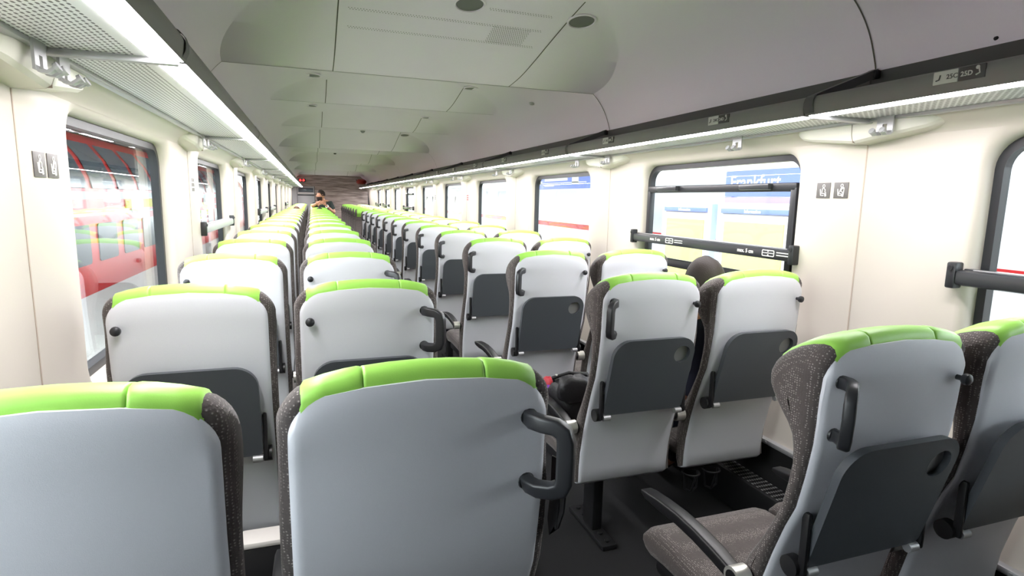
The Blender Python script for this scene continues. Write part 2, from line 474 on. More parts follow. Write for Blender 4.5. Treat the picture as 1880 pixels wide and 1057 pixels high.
# ------------------------------------------------------------------ ceiling: an arch with overlapping panels sloping down to a lip in every bay
LIPS = [(-0.35, 2.15), (1.6, 2.15), (3.55, 2.15), (5.33, 2.235), (7.2, 2.236), (9.23, 2.156), (11.2, 2.235), (13.1, 2.16), (15.1, 2.235), (17.05, 2.16), (19.05, 2.235), (21.0, 2.16), (23.0, 2.2)]
GS = [(0, 0), (.15, .010), (.32, .034), (.57, .088), (.79, .134), (.95, .166), (1.2, .205), (1.6, .25), (2.4, .30)]
ARC = [(0.0, 2.37), (.3, 2.362), (.55, 2.338), (.75, 2.303), (.92, 2.255), (1.02, 2.21), (1.10, 2.155), (1.155, 2.10), (1.195, 2.04), (1.22, 1.98), (1.238, 1.93), (1.247, 1.85), (XR, 1.775)]
def chaikin(p, n):
    for _ in range(n):
        q = [p[0]]
        for a, b in zip(p, p[1:]):
            q += [(a[0]*.75+b[0]*.25, a[1]*.75+b[1]*.25), (a[0]*.25+b[0]*.75, a[1]*.25+b[1]*.75)]
        p = q+[p[-1]]
    return p
ARC = chaikin(ARC, 2); GS = chaikin(GS, 2)
def lerp_tab(T, x):
    for (a, b), (c, d) in zip(T, T[1:]):
        if x <= c: return b+(d-b)*(x-a)/(c-a) if c > a else d
    return T[-1][1]
UP = [p for p in ARC if p[1] > 1.86]
def arch_z(x): return lerp_tab(UP, abs(x))
def panel_z(y):
    for yl, zl in LIPS:
        if y <= yl: return zl+lerp_tab(GS, yl-y)
    return 3.0
def ceil_z(x, y): return min(arch_z(x), panel_z(y))
def crease(y):
    """index parameter along the arch where the panel meets it: returns (k, fraction)"""
    pz = panel_z(y)
    for k in range(len(ARC)-1):
        if ARC[k+1][1] <= pz: 
            a, b = ARC[k], ARC[k+1]
            f = 0.0 if a[1] <= pz else (a[1]-pz)/(a[1]-b[1])
            return k, f
    return len(ARC)-2, 1.0
def arc_at(t):
    k = min(int(t), len(ARC)-2); f = t-k
    return (ARC[k][0]+(ARC[k+1][0]-ARC[k][0])*f, ARC[k][1]+(ARC[k+1][1]-ARC[k][1])*f)
NA, NI = 40, 16
cm = MB()
for q in range(1, len(LIPS)):
    ya, yb = max(YBACK, LIPS[q-1][0]-0.002), min(YEND, LIPS[q][0])
    if yb <= ya: continue
    n = max(12, int((yb-ya)/(0.03 if ya < 9 else 0.06))); rows = []
    for m_ in range(n+1):
        y = ya+(yb-ya)*m_/n; yq = max(y, LIPS[q-1][0]+1e-4)
        k, f = crease(yq); t0 = max(0.25, k+f); xc, zc = arc_at(t0)
        side = [arc_at(t0+(len(ARC)-1-t0)*i/NA) for i in range(NA+1)]
        r = [(-x, y, z) for x, z in reversed(side)]
        r += [(xc*(2*i/NI-1), y, zc) for i in range(1, NI)]
        r += [(x, y, z) for x, z in side]
        rows.append(r)
    cm.grid(rows)
    if yb < YEND:      # riser behind the lip
        k, f = crease(yb); xc, zc = arc_at(k+f)
        cm.grid([[(xc*(2*i/24-1), yb+0.0005, zc) for i in range(25)], [(xc*(2*i/24-1), yb+0.0005, max(zc, arch_z(xc*(2*i/24-1)))) for i in range(25)]])
ceil = struct(cm.obj('ceiling', M['ceil'], angle=28))
# joints between the panels
tn = 3
for q, (yl, zl) in enumerate(LIPS):
    if not (0.5 < yl < YEND): continue
    t = MB(); y0 = LIPS[q-1][0]
    k, f = crease(yl); xc, zc = arc_at(k+f)
    t.grid([[(-xc, yl-0.004, zl-0.0012), (-xc, yl+0.003, zl-0.0012)], [(xc, yl-0.004, zl-0.0012), (xc, yl+0.003, zl-0.0012)]])
    for x in (-0.535, 0.515):
        yy = [y0+0.25+(yl-y0-0.25)*i/24 for i in range(25)]
        yy = [y for y in yy if panel_z(y) < arch_z(x)-0.003]
        if len(yy) > 1: t.grid([[(x-0.0028, y, panel_z(y)-0.0012), (x+0.0028, y, panel_z(y)-0.0012)] for y in yy])
    if zl < 2.2:
        for sd in (-1, 1):
            pts = [arc_at(k+f+(len(ARC)-1-k-f)*i/24) for i in range(25)]
            t.grid([[(sd*(x-0.0015), yl-0.003, z-0.001), (sd*(x-0.0015), yl+0.003, z-0.001)] for x, z in pts])
    struct(t.obj('trim_%d' % tn, M['seam'], smooth=False)); tn += 1
# perforated lines of the ventilation panel
pf = MB()
def dot(x, y, r=0.0027):
    pf.add([(x+r*math.cos(a*PI/3), y+r*math.sin(a*PI/3), panel_z(y+r*math.sin(a*PI/3))-0.0012) for a in range(6)], [(0, 1, 2, 3, 4, 5)])
for yy, x0, x1 in ((2.79, -0.49, 0.43), (2.955, -0.485, 0.445), (2.65, 0.12, 0.42), (2.55, -0.49, 0.1)):
    x = x0
    while x < x1:
        dot(x, yy); dot(x+0.0065, yy+0.012); x += 0.013
for i in range(17):
    for j in range(14):
        dot(0.185+i*0.0115+(j % 2)*0.0055, 2.803+j*0.0115)
pf.obj('ventilation_holes', M['seam'], ceil, smooth=False)

# downlights
def downlight(x, y, r, label):
    root = empty('ceiling_downlight', (x, y, ceil_z(x, y)-0.001))
    root.rotation_euler = (math.atan((ceil_z(x, y+0.02)-ceil_z(x, y-0.02))/0.04), 0, 0)
    tag(root, label, 'light', 'round ceiling downlights')
    MB().lathe([(r, 0.004), (r*1.05, -0.002), (r*1.03, -0.006), (r*0.93, -0.007), (r*0.90, -0.003), (r*0.90, 0.004)], (0, 0, 0), n=36).obj('trim_ring', M['ceil'], root)
    MB().lathe([(0.0001, -0.0015), (r*0.905, -0.0015)], (0, 0, 0), n=36).obj('lens', M['lens'], root)
downlight(0.579, 2.656, 0.068, 'round downlight in the nearest ceiling bay, right of the middle panel')
downlight(0.02, 2.635, 0.068, 'round downlight at the top edge, in the middle ceiling panel')
downlight(-0.643, 4.614, 0.064, 'round downlight left of the middle panel just past the first cross seam')
downlight(0.574, 4.663, 0.064, 'round downlight right of the middle panel just past the first cross seam')
downlight(-0.652, 6.11, 0.060, 'round downlight left of the middle panel past the second cross seam')
downlight(0.569, 6.517, 0.064, 'round downlight right of the middle panel past the second cross seam')
downlight(0.587, 8.30, 0.062, 'round downlight right of the middle panel past the third cross seam')
o = MB().lathe([(0.0001, -0.018), (0.014, -0.018), (0.02, -0.012), (0.022, 0.0)], (0, 0, 0), n=20).obj('smoke_detector', M['plate'], loc=(1.004, 4.425, ceil_z(1.004, 4.425)-0.001))
tag(o, 'small round smoke detector on the right of the ceiling', 'detector')
o = MB().lathe([(0.0001, -0.03), (0.02, -0.022), (0.03, -0.008), (0.034, 0.0)], (0, 0, 0), n=20).obj('dome_camera', M['grey'], loc=(0.012, 8.216, ceil_z(0.012, 8.216)-0.001))
tag(o, 'small grey dome camera on the middle ceiling panel', 'camera')
o = MB().lathe([(0.0001, -0.02), (0.022, -0.016), (0.03, 0.0)], (0, 0, 0), n=16).obj('ceiling_sensor', M['black'], loc=(-0.198, 12.27, ceil_z(-0.198, 12.27)-0.001))
tag(o, 'tiny black sensor dot on the far ceiling', 'sensor')
o = MB().lathe([(0.0001, -0.004), (0.006, -0.003), (0.007, 0.0)], (0, 0, 0), n=12).obj('ceiling_screw', M['steel'])
o.matrix_world = Matrix.Translation((1.2325, 1.216, 1.945)) @ Matrix.Rotation(PI*0.6, 4, 'Y')
tag(o, 'tiny dark screw head on the vault above the right rack', 'screw')

# ------------------------------------------------------------------ luggage racks
PLACE = ['above the camera', 'ending beside the nearest window pillar'] 
RBLAB = {}
def rack(side, n):
    y0, y1 = YB+(n-1)*PB, YB+n*PB
    if n == 0: y0 = YBACK+0.02
    if n == 10: y1 = min(y1, YEND-0.75)
    root = empty('luggage_rack', (0, 0, 0))
    sd = 'left' if side < 0 else 'right'
    tag(root, 'grey luggage rack section with light strip, %s wall, %s section from the camera' % (sd, ORD[n]), 'luggage rack', 'luggage rack sections along the %s wall' % sd)
    g = 0.003; a, b = y0+g, y1-g
    fas = [(0.9458, 1.7555), (0.939, 1.780), (0.938, 1.796), (0.942, 1.809), (0.950, 1.818), (0.964, 1.822), (0.966, 1.817), (0.955, 1.812), (0.948, 1.804), (0.945, 1.795), (0.946, 1.783), (0.955, 1.770)]
    MB().grid([[(side*x, a, z) for x, z in fas], [(side*x, b, z) for x, z in fas]], closeu=True).obj('front_rail', M['fascia'], root)
    upr = [(1.228, 1.772), (1.240, 1.80), (1.243, 1.85), (1.238, 1.918), (1.232, 1.926), (1.230, 1.916), (1.235, 1.85), (1.232, 1.80)]
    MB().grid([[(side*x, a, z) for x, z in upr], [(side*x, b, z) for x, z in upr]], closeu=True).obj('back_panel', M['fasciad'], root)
    led = [(0.9466, 1.7560), (1.0110, 1.7556)]
    hs = [(0.9462, 1.7566), (1.0110, 1.7562), (1.0135, 1.7575), (1.0135, 1.772), (0.955, 1.784), (0.9462, 1.780)]
    MB().grid([[(side*x, a, z) for x, z in hs], [(side*x, b, z) for x, z in hs]], closeu=True).obj('light_housing', M['fascia'], root, smooth=False)
    la = max(a, 0.92 if side > 0 else 0.80) if n == 0 else a
    MB().grid([[(side*x, la+0.012, z) for x, z in led], [(side*x, b-0.012, z) for x, z in led]]).obj('light_strip', M['led'], root, smooth=False)
    sh = [(1.0136, 1.758), (XR-0.004, 1.760), (XR-0.004, 1.768), (1.0136, 1.770)]
    MB().grid([[(side*x, a, z) for x, z in sh], [(side*x, b, z) for x, z in sh]], closeu=True).obj('shelf_panel', M['perf'], root, smooth=False)
    MB().box((side*(XR-0.016), (a+b)/2, 1.757), (0.026, b-a, 0.016), 0.004).obj('wall_rail', M['alu'], root)
    if n < 10:
        y1 -= 0.022
        br = MB().box((side*1.093, y1, 1.752), (0.275, 0.026, 0.016), 0.004)
        bo = br.obj('cross_bar', M['alu'], root)
        MB().tube([(side*0.955, y1, 1.810), (side*1.226, y1, 1.918)], 1.0, sect=[(-0.014, -0.012), (0.014, -0.012), (0.014, 0.012), (-0.014, 0.012)], up=(0, 0, 1)).obj('support_strut', M['fasciad'], root, smooth=False)
        cl = [(0.943, 1.762), (0.935, 1.779), (0.934, 1.797), (0.939, 1.812), (0.949, 1.822), (0.966, 1.827), (0.968, 1.82), (0.95, 1.79)]
        MB().grid([[(side*x, y1-0.02, z) for x, z in cl], [(side*x, y1+0.02, z) for x, z in cl]], closeu=True).obj('joint_clamp', M['fasciad'], root)
        k = MB().box((side*1.218, y1, 1.912), (0.03, 0.036, 0.03), 0.006).obj('strut_foot', M['steel'], root)
    if side == 1:
        for i in range(20):
            yc = Y1+0.255+i*PP
            if a+0.1 < yc < b-0.08:
                num = 25-i
                fx = 0.9385
                mx = lambda yy, zz: Matrix.Translation((fx-0.0022, yy, zz)) @ Matrix.Rotation(0, 4, 'Y') @ Matrix(((0, 0, -1, 0), (-1, 0, 0, 0), (0, 1, 0, 0), (0, 0, 0, 1)))
                pl = MB().box((fx, yc+0.033, 1.797), (0.004, 0.064, 0.034), 0.0008).obj('aisle_seat_number', M['plate'], root)
                if i < 6:
                    v, f = text_geo('%dC' % num, 0.017, 0.0002); lt = MB().add(v, f, mx(yc+0.030, 1.791))
                    lt.tube([(fx-0.0025, yc+0.046, 1.804), (fx-0.0025, yc+0.049, 1.792), (fx-0.0025, yc+0.057, 1.790)], 0.0016, 6)
                    lt.obj('number_lettering', M['plated'], pl, smooth=False)
                pd = MB().box((fx, yc-0.033, 1.797), (0.004, 0.064, 0.034), 0.0008).obj('window_seat_number', M['plated'], root)
                if i < 6:
                    v, f = text_geo('%dD' % num, 0.017, 0.0004); lt = MB().add(v, f, mx(yc-0.006, 1.791))
                    lt.tube([(fx-0.0025, yc-0.050, 1.806), (fx-0.0025, yc-0.053, 1.793), (fx-0.0025, yc-0.044, 1.789)], 0.002, 6)
                    lt.prism(circle(yc-0.047, 1.807, 0.005, 10), fx-0.002, fx-0.003, lambda u, v2, d: (d, u, v2))
                    lt.obj('number_lettering', M['plate'], pd, smooth=False)
for side in (-1, 1):
    for n in range(0, 11): rack(side, n)

# cream covers (corbels) where the rack meets the pillars
def corbel(side, n):
    yc = YS+n*PB
    mb = MB(); sm = MB()
    for half in (-1, 1):
        # outline along y (distance from the centre seam), z of lower edge
        low = [(0.002, 1.683), (0.06, 1.690), (0.20, 1.706), (0.255, 1.716), (0.285, 1.728), (0.305, 1.742), (0.335, 1.754)]
        rws = []
        for dy, zl in low:
            dep = 0.070*(1-max(0, (dy-0.2)/0.135)**1.5)
            xo = W-0.016-dep*0.9
            y = yc+half*dy
            rws.append([(side*(W+0.003), y, zl-0.004), (side*(W-0.02), y, zl-0.002), (side*(min(W-0.012, xo+0.012)), y, zl), (side*xo, y, zl+0.008), (side*(xo-0.008), y, min(1.758, zl+0.03)), (side*(xo-0.010), y, 1.758)])
        mb.grid(rws)
        mb.add(rws[0], [tuple(range(6))])
    o = mb.obj('trim_%d' % (40+n*2+(side > 0)), M['corbel'], angle=22); struct(o)
    MB().box((side*(W-0.05), yc, 1.715), (0.06, 0.0025, 0.06)).obj('cover_joint', M['wseam'], o, smooth=False)
for side in (-1, 1):
    for n in range(0, 10): corbel(side, n)

def hook_mesh():
    mb = MB()
    out = [(-0.030, 0), (0.030, 0), (0.030, -0.062), (0.0085, -0.062), (0.0085, -0.030), (-0.0085, -0.030), (-0.0085, -0.062), (-0.030, -0.062)]
    mb.prism(out, 0.0, 0.006, lambda u, v, d: (d, u, v))
    for e in (-0.019, 0.019):
        pth = [(0.003, e, -0.055), (0.010, e, -0.064), (0.024, e, -0.066), (0.036, e, -0.058), (0.040, e, -0.050)]
        mb.tube(pth, 1.0, sect=[(-0.0035, -0.0095), (0.0035, -0.0095), (0.0035, 0.0095), (-0.0035, 0.0095)])
        mb.cyl((0.036, e, -0.056), (0.043, e, -0.052), 0.0105, 12)
    return mb.mesh('coat_hook', M['alu'], angle=35)
HM = hook_mesh()
def hook(side, x, y, label, z=1.782):
    o = bpy.data.objects.new('coat_hook', HM); COL.objects.link(o)
    o.location = (side*x, y, z); o.rotation_euler = (0, 0, PI if side > 0 else 0)
    tag(o, label, 'coat hook', 'double coat hooks under the racks')
for n in range(0, 9):
    yc = YS+n*PB; o_ = ORD[n]
    hook(-1, 1.2062, yc-0.137, 'double metal coat hook on %s left pillar cover, nearer of its pair' % o_, 1.760)
    hook(-1, 1.2062, yc-0.007, 'double metal coat hook on %s left pillar cover, farther of its pair' % o_, 1.760)
    hook(1, 1.2062, yc-0.149, 'double metal coat hook on near half of %s right pillar cover' % o_, 1.764)
    if n > 0: hook(1, 1.2062, yc+0.32, 'double metal coat hook just past %s right pillar cover' % o_, 1.764)
hook(1, 1.2062, 2.25, 'double metal coat hook above the half-open window with the black sash', 1.764)

# pictogram signs
def icon_geo(kind):
    mb = MB(); r = 0.0016
    fn = lambda p: [(0.0, x, z) for x, z in p]
    hx = 0.002 if kind == 0 else 0.004
    mb.tube(fn([(hx+0.0055*math.cos(a*PI/6), 0.016+0.0055*math.sin(a*PI/6)) for a in range(12)]), r*0.8, 6, closed=True)
    mb.tube(fn([(-0.014, 0.004), (-0.010, -0.020), (0.004, -0.020)]), r*1.3, 6)
    if kind == 0:
        mb.tube(fn([(0.001, 0.009), (-0.004, 0.006), (-0.005, -0.013), (0.007, -0.012), (0.012, -0.024)]), r, 6)
        mb.tube(fn([(0.001, 0.009), (0.010, 0.002), (0.009, -0.006), (0.0125, -0.008), (0.0155, -0.023)]), r, 6)
    else:
        mb.tube(fn([(0.002, 0.009), (-0.004, -0.004), (-0.008, -0.014), (0.003, -0.013), (0.008, -0.024)]), r, 6)
        mb.tube(fn([(0.002, 0.009), (0.014, 0.009), (0.0145, 0.0065), (0.004, 0.005), (0.001, -0.006), (0.009, -0.007), (0.0105, -0.024)]), r, 6)
        mb.tube(fn([(0.0148, 0.008), (0.0125, -0.024)]), r, 6)
    return mb.v, mb.f
IC = [icon_geo(0), icon_geo(1)]
def pict(side, y, z, which, label, hw=0.033):
    root = empty('pictogram_sign', (side*(W-0.0005), y, z)); tag(root, label, 'sign', 'seat pictogram signs on the pillars')
    MB().box((-side*0.001, 0, 0), (0.002, 2*hw, 0.062), 0.0006).obj('plate', M['sign'], root)
    v, f = IC[which]
    mm = Matrix(((1, 0, 0, -side*0.0022), (0, -1 if side > 0 else 1, 0, 0), (0, 0, 1.05, 0.001), (0, 0, 0, 1)))
    MB().add(v, f, mm).obj('seat_symbol', M['white'], root)
pict(-1, 1.768, 1.514, 0, 'grey seated-figure sign on nearest left pillar, left of its pair')
pict(-1, 1.848, 1.514, 1, 'grey seated-figure sign on nearest left pillar, right of its pair')
pict(1, 1.842, 1.514, 0, 'grey seated-figure sign on nearest right pillar, figure leaning back')
pict(1, 1.758, 1.514, 1, 'grey seated-figure sign on nearest right pillar, figure reading at table')
def small_sign(side, y, z, m, label):
    root = empty('wall_sign', (side*(W-0.0005), y, z)); tag(root, label, 'sign')
    MB().box((-side*0.001, 0, 0), (0.002, 0.085, 0.085), 0.0006).obj('plate', M['white'], root)
    q = MB()
    for i in (-1, 1):
        for k in (-1, 0, 1): q.box((-side*0.0024, i*0.02, k*0.027), (0.0008, 0.032, 0.020))
    q.obj('printed_symbols', m, root, smooth=False)
small_sign(-1, YS+PB+0.10, 1.50, M['sign'], 'small white sign with grey symbols on second left pillar')
small_sign(1, YS+3*PB+0.0-0.06, 1.47, M['redcl'], 'small sign with red symbols on the fourth right pillar')
small_sign(1, YS+4*PB+0.1, 1.47, M['sign'], 'small sign with grey symbols on the fifth right pillar')

# ------------------------------------------------------------------ seats
HWC, HWS = 0.222, 0.204
def corner(ax, hw, r):
    u = (ax-(hw-r))/r
    return 0.0 if u <= 0 else r-math.sqrt(max(0.0, r*r-(u*r)**2))
def ztc(x): return 1.194-0.6*x*x-corner(abs(x), HWC, 0.06)
def zts(x): return 1.174-0.6*x*x-corner(abs(x), HWS, 0.055)
BACK = [(0.152, 0.335), (0.150, 0.39), (0.143, 0.46), (0.120, 0.57), (0.094, 0.66), (0.066, 0.743), (0.042, 0.80), (0.026, 0.88), (0.014, 0.96), (0.010, 1.04), (0.008, 1.10), (0.004, 1.15)]
TOPF = [(0.004, 1.174), (0.010, 1.188), (0.020, 1.194), (0.036, 1.194), (0.062, 1.187), (0.092, 1.174), (0.120, 1.155), (0.143, 1.132), (0.154, 1.106), (0.152, 1.080), (0.138, 1.056), (0.115, 1.026), (0.091, 0.998), (0.073, 0.968), (0.065, 0.935), (0.061, 0.90), (0.068, 0.85), (0.080, 0.79), (0.100, 0.74), (0.130, 0.68), (0.165, 0.62), (0.192, 0.55), (0.205, 0.48), (0.205, 0.42), (0.195, 0.36), (0.175, 0.335)]
def yback(z):
    P = [(a, b) for a, b in BACK]
    if z <= P[0][1]: return P[0][0]
    for (y0, z0), (y1, z1) in zip(P, P[1:]):
        if z <= z1: return y0+(y1-y0)*(z-z0)/(z1-z0)
    return P[-1][0]
def colsx(hw, r):
    us = [0, .35, .62, .8, .91, .97, 1.0]
    side = [(hw-r)+r*u for u in us]
    inn = [0, 0.09, 0.15]
    pos = [x for x in inn if x < hw-r-0.005]+side
    return [-x for x in reversed(pos[1:])]+pos
def gfac(ax, hw, r, p=2.3):
    u = (ax-(hw-r))/r
    return 1.0 if u <= 0 else max(0.0, 1-min(1, u)**p)**(1/p)
def zmap(z, zt, crest, z0=0.95):
    return z if z <= z0 else z0+(z-z0)*(zt-z0)/(crest-z0)
def yfront(z):
    P = TOPF[7:]
    if z >= P[0][1]: return P[0][0]
    for (y0, z0), (y1, z1) in zip(P, P[1:]):
        if z >= z1: return y1+(y0-y1)*(z-z1)/(z0-z1)
    return P[-1][0]
def ymid(z): return (yback(min(z, 1.12))+yfront(min(z, 1.12)))/2
def build_backrest():
    path = [(y+0.004, z) for y, z in BACK]+TOPF
    n = len(path); rows = []
    mid = {}
    for x in colsx(HWC, 0.032):
        g = gfac(abs(x), HWC, 0.032, 2.6); zt = ztc(x); r = []
        for i, (y, z) in enumerate(path):
            # mid line between back and front at this height
            ym = ymid(z)
            r.append((x, ym+(y-ym)*g, zmap(z, zt, 1.194)))
        rows.append(r)
    return MB().grid(rows, closeu=True)
def build_shell():
    rows = []
    cols = colsx(HWS, 0.03)
    prof = [(0.185, 0.318), (0.165, 0.322), (0.150, 0.338)]+BACK[1:]+[(0.003, 1.174)]
    for x in cols:
        r = []; ax = abs(x)
        u = max(0, (ax-(HWS-0.012))/0.012)
        for y, z in prof:
            zz = zmap(z, zts(x), 1.174)
            bul = 0.010*(1-(x/HWS)**2)*(1.0 if z > 0.4 else max(0, (z-0.33)/0.07))
            top = max(0, (zz-(zts(x)-0.012))/0.012)
            r.append((x, y-0.006-bul+0.008*max(u, top)**2, zz))
        rows.append(r)
    m = MB().grid(rows)
    # inner face
    back = [[(p[0], p[1]+0.008, p[2]) for p in r] for r in rows]
    m.grid(back)
    for a, b in ((rows[0], back[0]), (rows[-1], back[-1])): m.grid([a, b])
    m.grid([[r[0] for r in rows], [r[0] for r in back]]); m.grid([[r[-1] for r in rows], [r[-1] for r in back]])
    return m
def build_cover():
    path = TOPF[0:13]+[(0.058, 0.955)]
    xsn = [-0.186, -0.18, -0.15, -0.12, -0.101, -0.0965, -0.095, -0.0935, -0.089, -0.05, 0, 0.05, 0.089, 0.0935, 0.095, 0.0965, 0.101, 0.12, 0.15, 0.18, 0.186]
    rows = []
    for x in xsn:
        zt = ztc(x); g = gfac(abs(x), HWC, 0.032, 2.6); ax = abs(x)
        off = 0.003
        if abs(ax-0.095) < 0.0005: off = 0.0005
        elif ax > 0.183: off = -0.003
        elif ax > 0.1 and ax < 0.13: off = 0.0042
        r = []
        for i, (y, z) in enumerate(path):
            a = path[max(0, i-1)]; b = path[min(len(path)-1, i+1)]
            ty, tz = b[0]-a[0], b[1]-a[1]; l = math.hypot(ty, tz) or 1
            ny, nz = -tz/l, ty/l      # outward
            if ny*(y-0.07)+nz*(z-1.1) < 0: ny, nz = -ny, -nz
            ym = ymid(z)
            o = off if i < len(path)-1 else -0.004
            r.append((x, ym+(y-ym)*g+ny*o, zmap(z, zt, 1.194)+nz*o))
        # start of the sheet tucked behind the shell rim
        r.insert(0, (x, 0.002, zmap(1.15, zt, 1.194)))
        rows.append(r)
    return MB().grid(rows)
def build_cushion():
    prof = [(0.175, 0.37), (0.175, 0.43), (0.185, 0.452), (0.22, 0.457), (0.30, 0.452), (0.40, 0.456), (0.48, 0.462), (0.54, 0.458), (0.585, 0.442), (0.605, 0.415), (0.605, 0.385), (0.59, 0.36), (0.565, 0.352), (0.5, 0.362), (0.4, 0.368), (0.22, 0.365)]
    rows = []
    for x in colsx(0.226, 0.035):
        g = gfac(abs(x), 0.226, 0.035)
        rows.append([(x, 0.35+(y-0.35)*(0.93+0.07*g), 0.41+(z-0.41)*g) for y, z in prof])
    return MB().grid(rows, closeu=True)
def ty(z): return -0.024+(0.962-z)*0.255
MESH = {}
def part(name, m, mb, **k):
    return mb.mesh(name, M[m], **k)
MESH['back_shell'] = part('back_shell', 'shell', build_shell(), angle=50)
MESH['backrest'] = part('backrest', 'fabric', build_backrest(), angle=70)
MESH['head_cover'] = part('head_cover', 'green', build_cover(), angle=60)
MESH['seat_cushion'] = part('seat_cushion', 'fabric', build_cushion(), angle=60)
mb = MB().box((0, 0.40, 0.335), (0.40, 0.32, 0.055), 0.015)
MESH['seat_base'] = part('seat_base', 'steel', mb)
TH = 0.02
trayfn = lambda u, v, d: (u, ty(v)-TH+d, v)
for e in (-1, 1):
    hole = circle(e*0.118, 0.890, 0.034, 28)
    t = MB().prism(rrect(-0.172, 0.172, 0.655, 0.957, (0.02, 0.02, 0.065, 0.065), 8), 0.0, TH, trayfn, [hole])
    # bevelled front rim
    MESH['tray_table', e] = part('tray_table', 'tray', t, angle=35)
    MESH['cup_recess', e] = part('cup_recess', 'shell' if False else 'grey', MB().prism(circle(e*0.118, 0.890, 0.036, 28), TH-0.004, TH+0.002, trayfn))
    MESH['coat_knob', e] = part('coat_knob', 'handle', MB().lathe([(0.006, 0.012), (0.006, -0.013), (0.011, -0.015), (0.0135, -0.020), (0.0125, -0.027), (0.007, -0.031), (0.0001, -0.032)], (e*0.175, 0.0, 1.078), axis='y', n=16))
    x0, xb = e*0.170, e*0.212
    p = [(x0, 0.004, 1.096), (x0, -0.020, 1.096), (x0+e*0.010, -0.038, 1.096), (x0+e*0.028, -0.052, 1.094), (xb-e*0.004, -0.060, 1.087), (xb, -0.062, 1.072), (xb, -0.062, 1.04), (xb, -0.060, 1.004), (xb-e*0.004, -0.056, 0.990), (x0+e*0.026, -0.044, 0.982), (x0+e*0.008, -0.028, 0.980), (x0, -0.010, 0.980), (x0, 0.010, 0.980)]
    h = MB().tube(p, [0.0125]*4+[0.0135]*5+[0.0125]*4, sect=[(a*1.05, b*0.85) for a, b in SQ])
    h.lathe([(0.0001, -0.008), (0.014, -0.008), (0.017, 0.0), (0.017, 0.01)], (x0, 0.004, 1.096), axis='y', n=16)
    h.lathe([(0.0001, -0.008), (0.014, -0.008), (0.017, 0.0), (0.017, 0.01)], (x0, 0.008, 0.980), axis='y', n=16)
    MESH['grab_handle', e] = part('grab_handle', 'handle', h, angle=45)
    # tray hinge: arm along the tray side, disc and little barrel
    a = MB().box((e*0.180, ty(0.71)-0.004, 0.715), (0.012, 0.02, 0.15), 0.004)
    a.cyl((e*0.172, 0.060, 0.650), (e*0.196, 0.060, 0.650), 0.024, 20)
    MESH['tray_arm', e] = part('tray_arm', 'black', a)
    MESH['tray_hinge', e] = part('tray_hinge', 'alu', MB().cyl((e*0.142, 0.036, 0.645), (e*0.171, 0.036, 0.645), 0.0115, 16))
    for nm, xx in (('aisle', 0.249), ('centre', 0.248)):
        x = e*xx
        ar = MB()
        top = [(0.16, 0.590), (0.22, 0.603), (0.30, 0.612), (0.38, 0.614), (0.46, 0.609), (0.53, 0.600), (0.555, 0.594)]
        rws = []
        for i, (y, z) in enumerate(top):
            hw = 0.021 if 0 < i < 6 else 0.018; th = 0.034 if i < 5 else (0.024 if i == 5 else 0.012)
            rws.append([(x+a_*hw, y, z-th/2+b_*th/2) for a_, b_ in SQ])
        ar.grid(rws, closeu=True); ar.add(rws[0], [tuple(range(len(SQ)))]); ar.add(rws[-1], [tuple(range(len(SQ)))])
        MESH['armrest', nm, e] = part('armrest', 'black', ar, angle=45)
        hb = MB().cyl((x-0.020, 0.150, 0.575), (x+0.020, 0.150, 0.575), 0.027, 22)
        MESH['armrest_hinge', nm, e] = part('armrest_hinge', 'silver', hb)
        MESH['hinge_cap', nm, e] = part('hinge_cap', 'black', MB().cyl((x-e*0.030, 0.150, 0.575), (x+e*0.0215, 0.150, 0.575), 0.019, 18))
    lg = MB().box((0.0-e*0.0+e*0.04, 0.33, 0.165), (0.05, 0.10, 0.29), 0.01); lg.box((e*0.04, 0.33, 0.30), (0.22, 0.16, 0.03), 0.008)
    MESH['pedestal', e] = part('pedestal', 'steel', lg)
    fr = MB().box((e*0.04, 0.33, 0.012), (0.07, 0.34, 0.024), 0.006)
    for yy in (0.19, 0.25, 0.41, 0.47): fr.cyl((e*0.04, yy, 0.02), (e*0.04, yy, 0.032), 0.011, 8)
    MESH['foot_rail', e] = part('foot_rail', 'alu' if False else 'steel', fr)
    # window seat: bracket to the side wall (towards -e) and two bottle holders on the inner side
    MESH['wall_bracket', e] = part('wall_bracket', 'steel', MB().box((-e*0.24, 0.34, 0.315), (0.122, 0.10, 0.03), 0.005).box((-e*0.291, 0.34, 0.315), (0.018, 0.16, 0.07), 0.004))
    for k in (0, 1):
        bx = e*(0.16-0.105*k)
        hm = MB().tube([(bx+0.036*math.cos(a*PI/10), 0.155+0.036*math.sin(a*PI/10), 0.300) for a in range(20)], 0.004, 6, closed=True)
        hm.tube([(bx-0.034, 0.155, 0.30), (bx-0.030, 0.150, 0.23), (bx, 0.145, 0.215), (bx+0.030, 0.150, 0.23), (bx+0.034, 0.155, 0.30)], 0.0045, 6)
        hm.tube([(bx, 0.190, 0.30), (bx, 0.22, 0.305)], 0.005, 6)
        hm.tube([(bx, 0.119, 0.30), (bx, 0.145, 0.215)], 0.0045, 6)
        MESH['bottle_holder', k, e] = part('bottle_holder', 'black', hm)

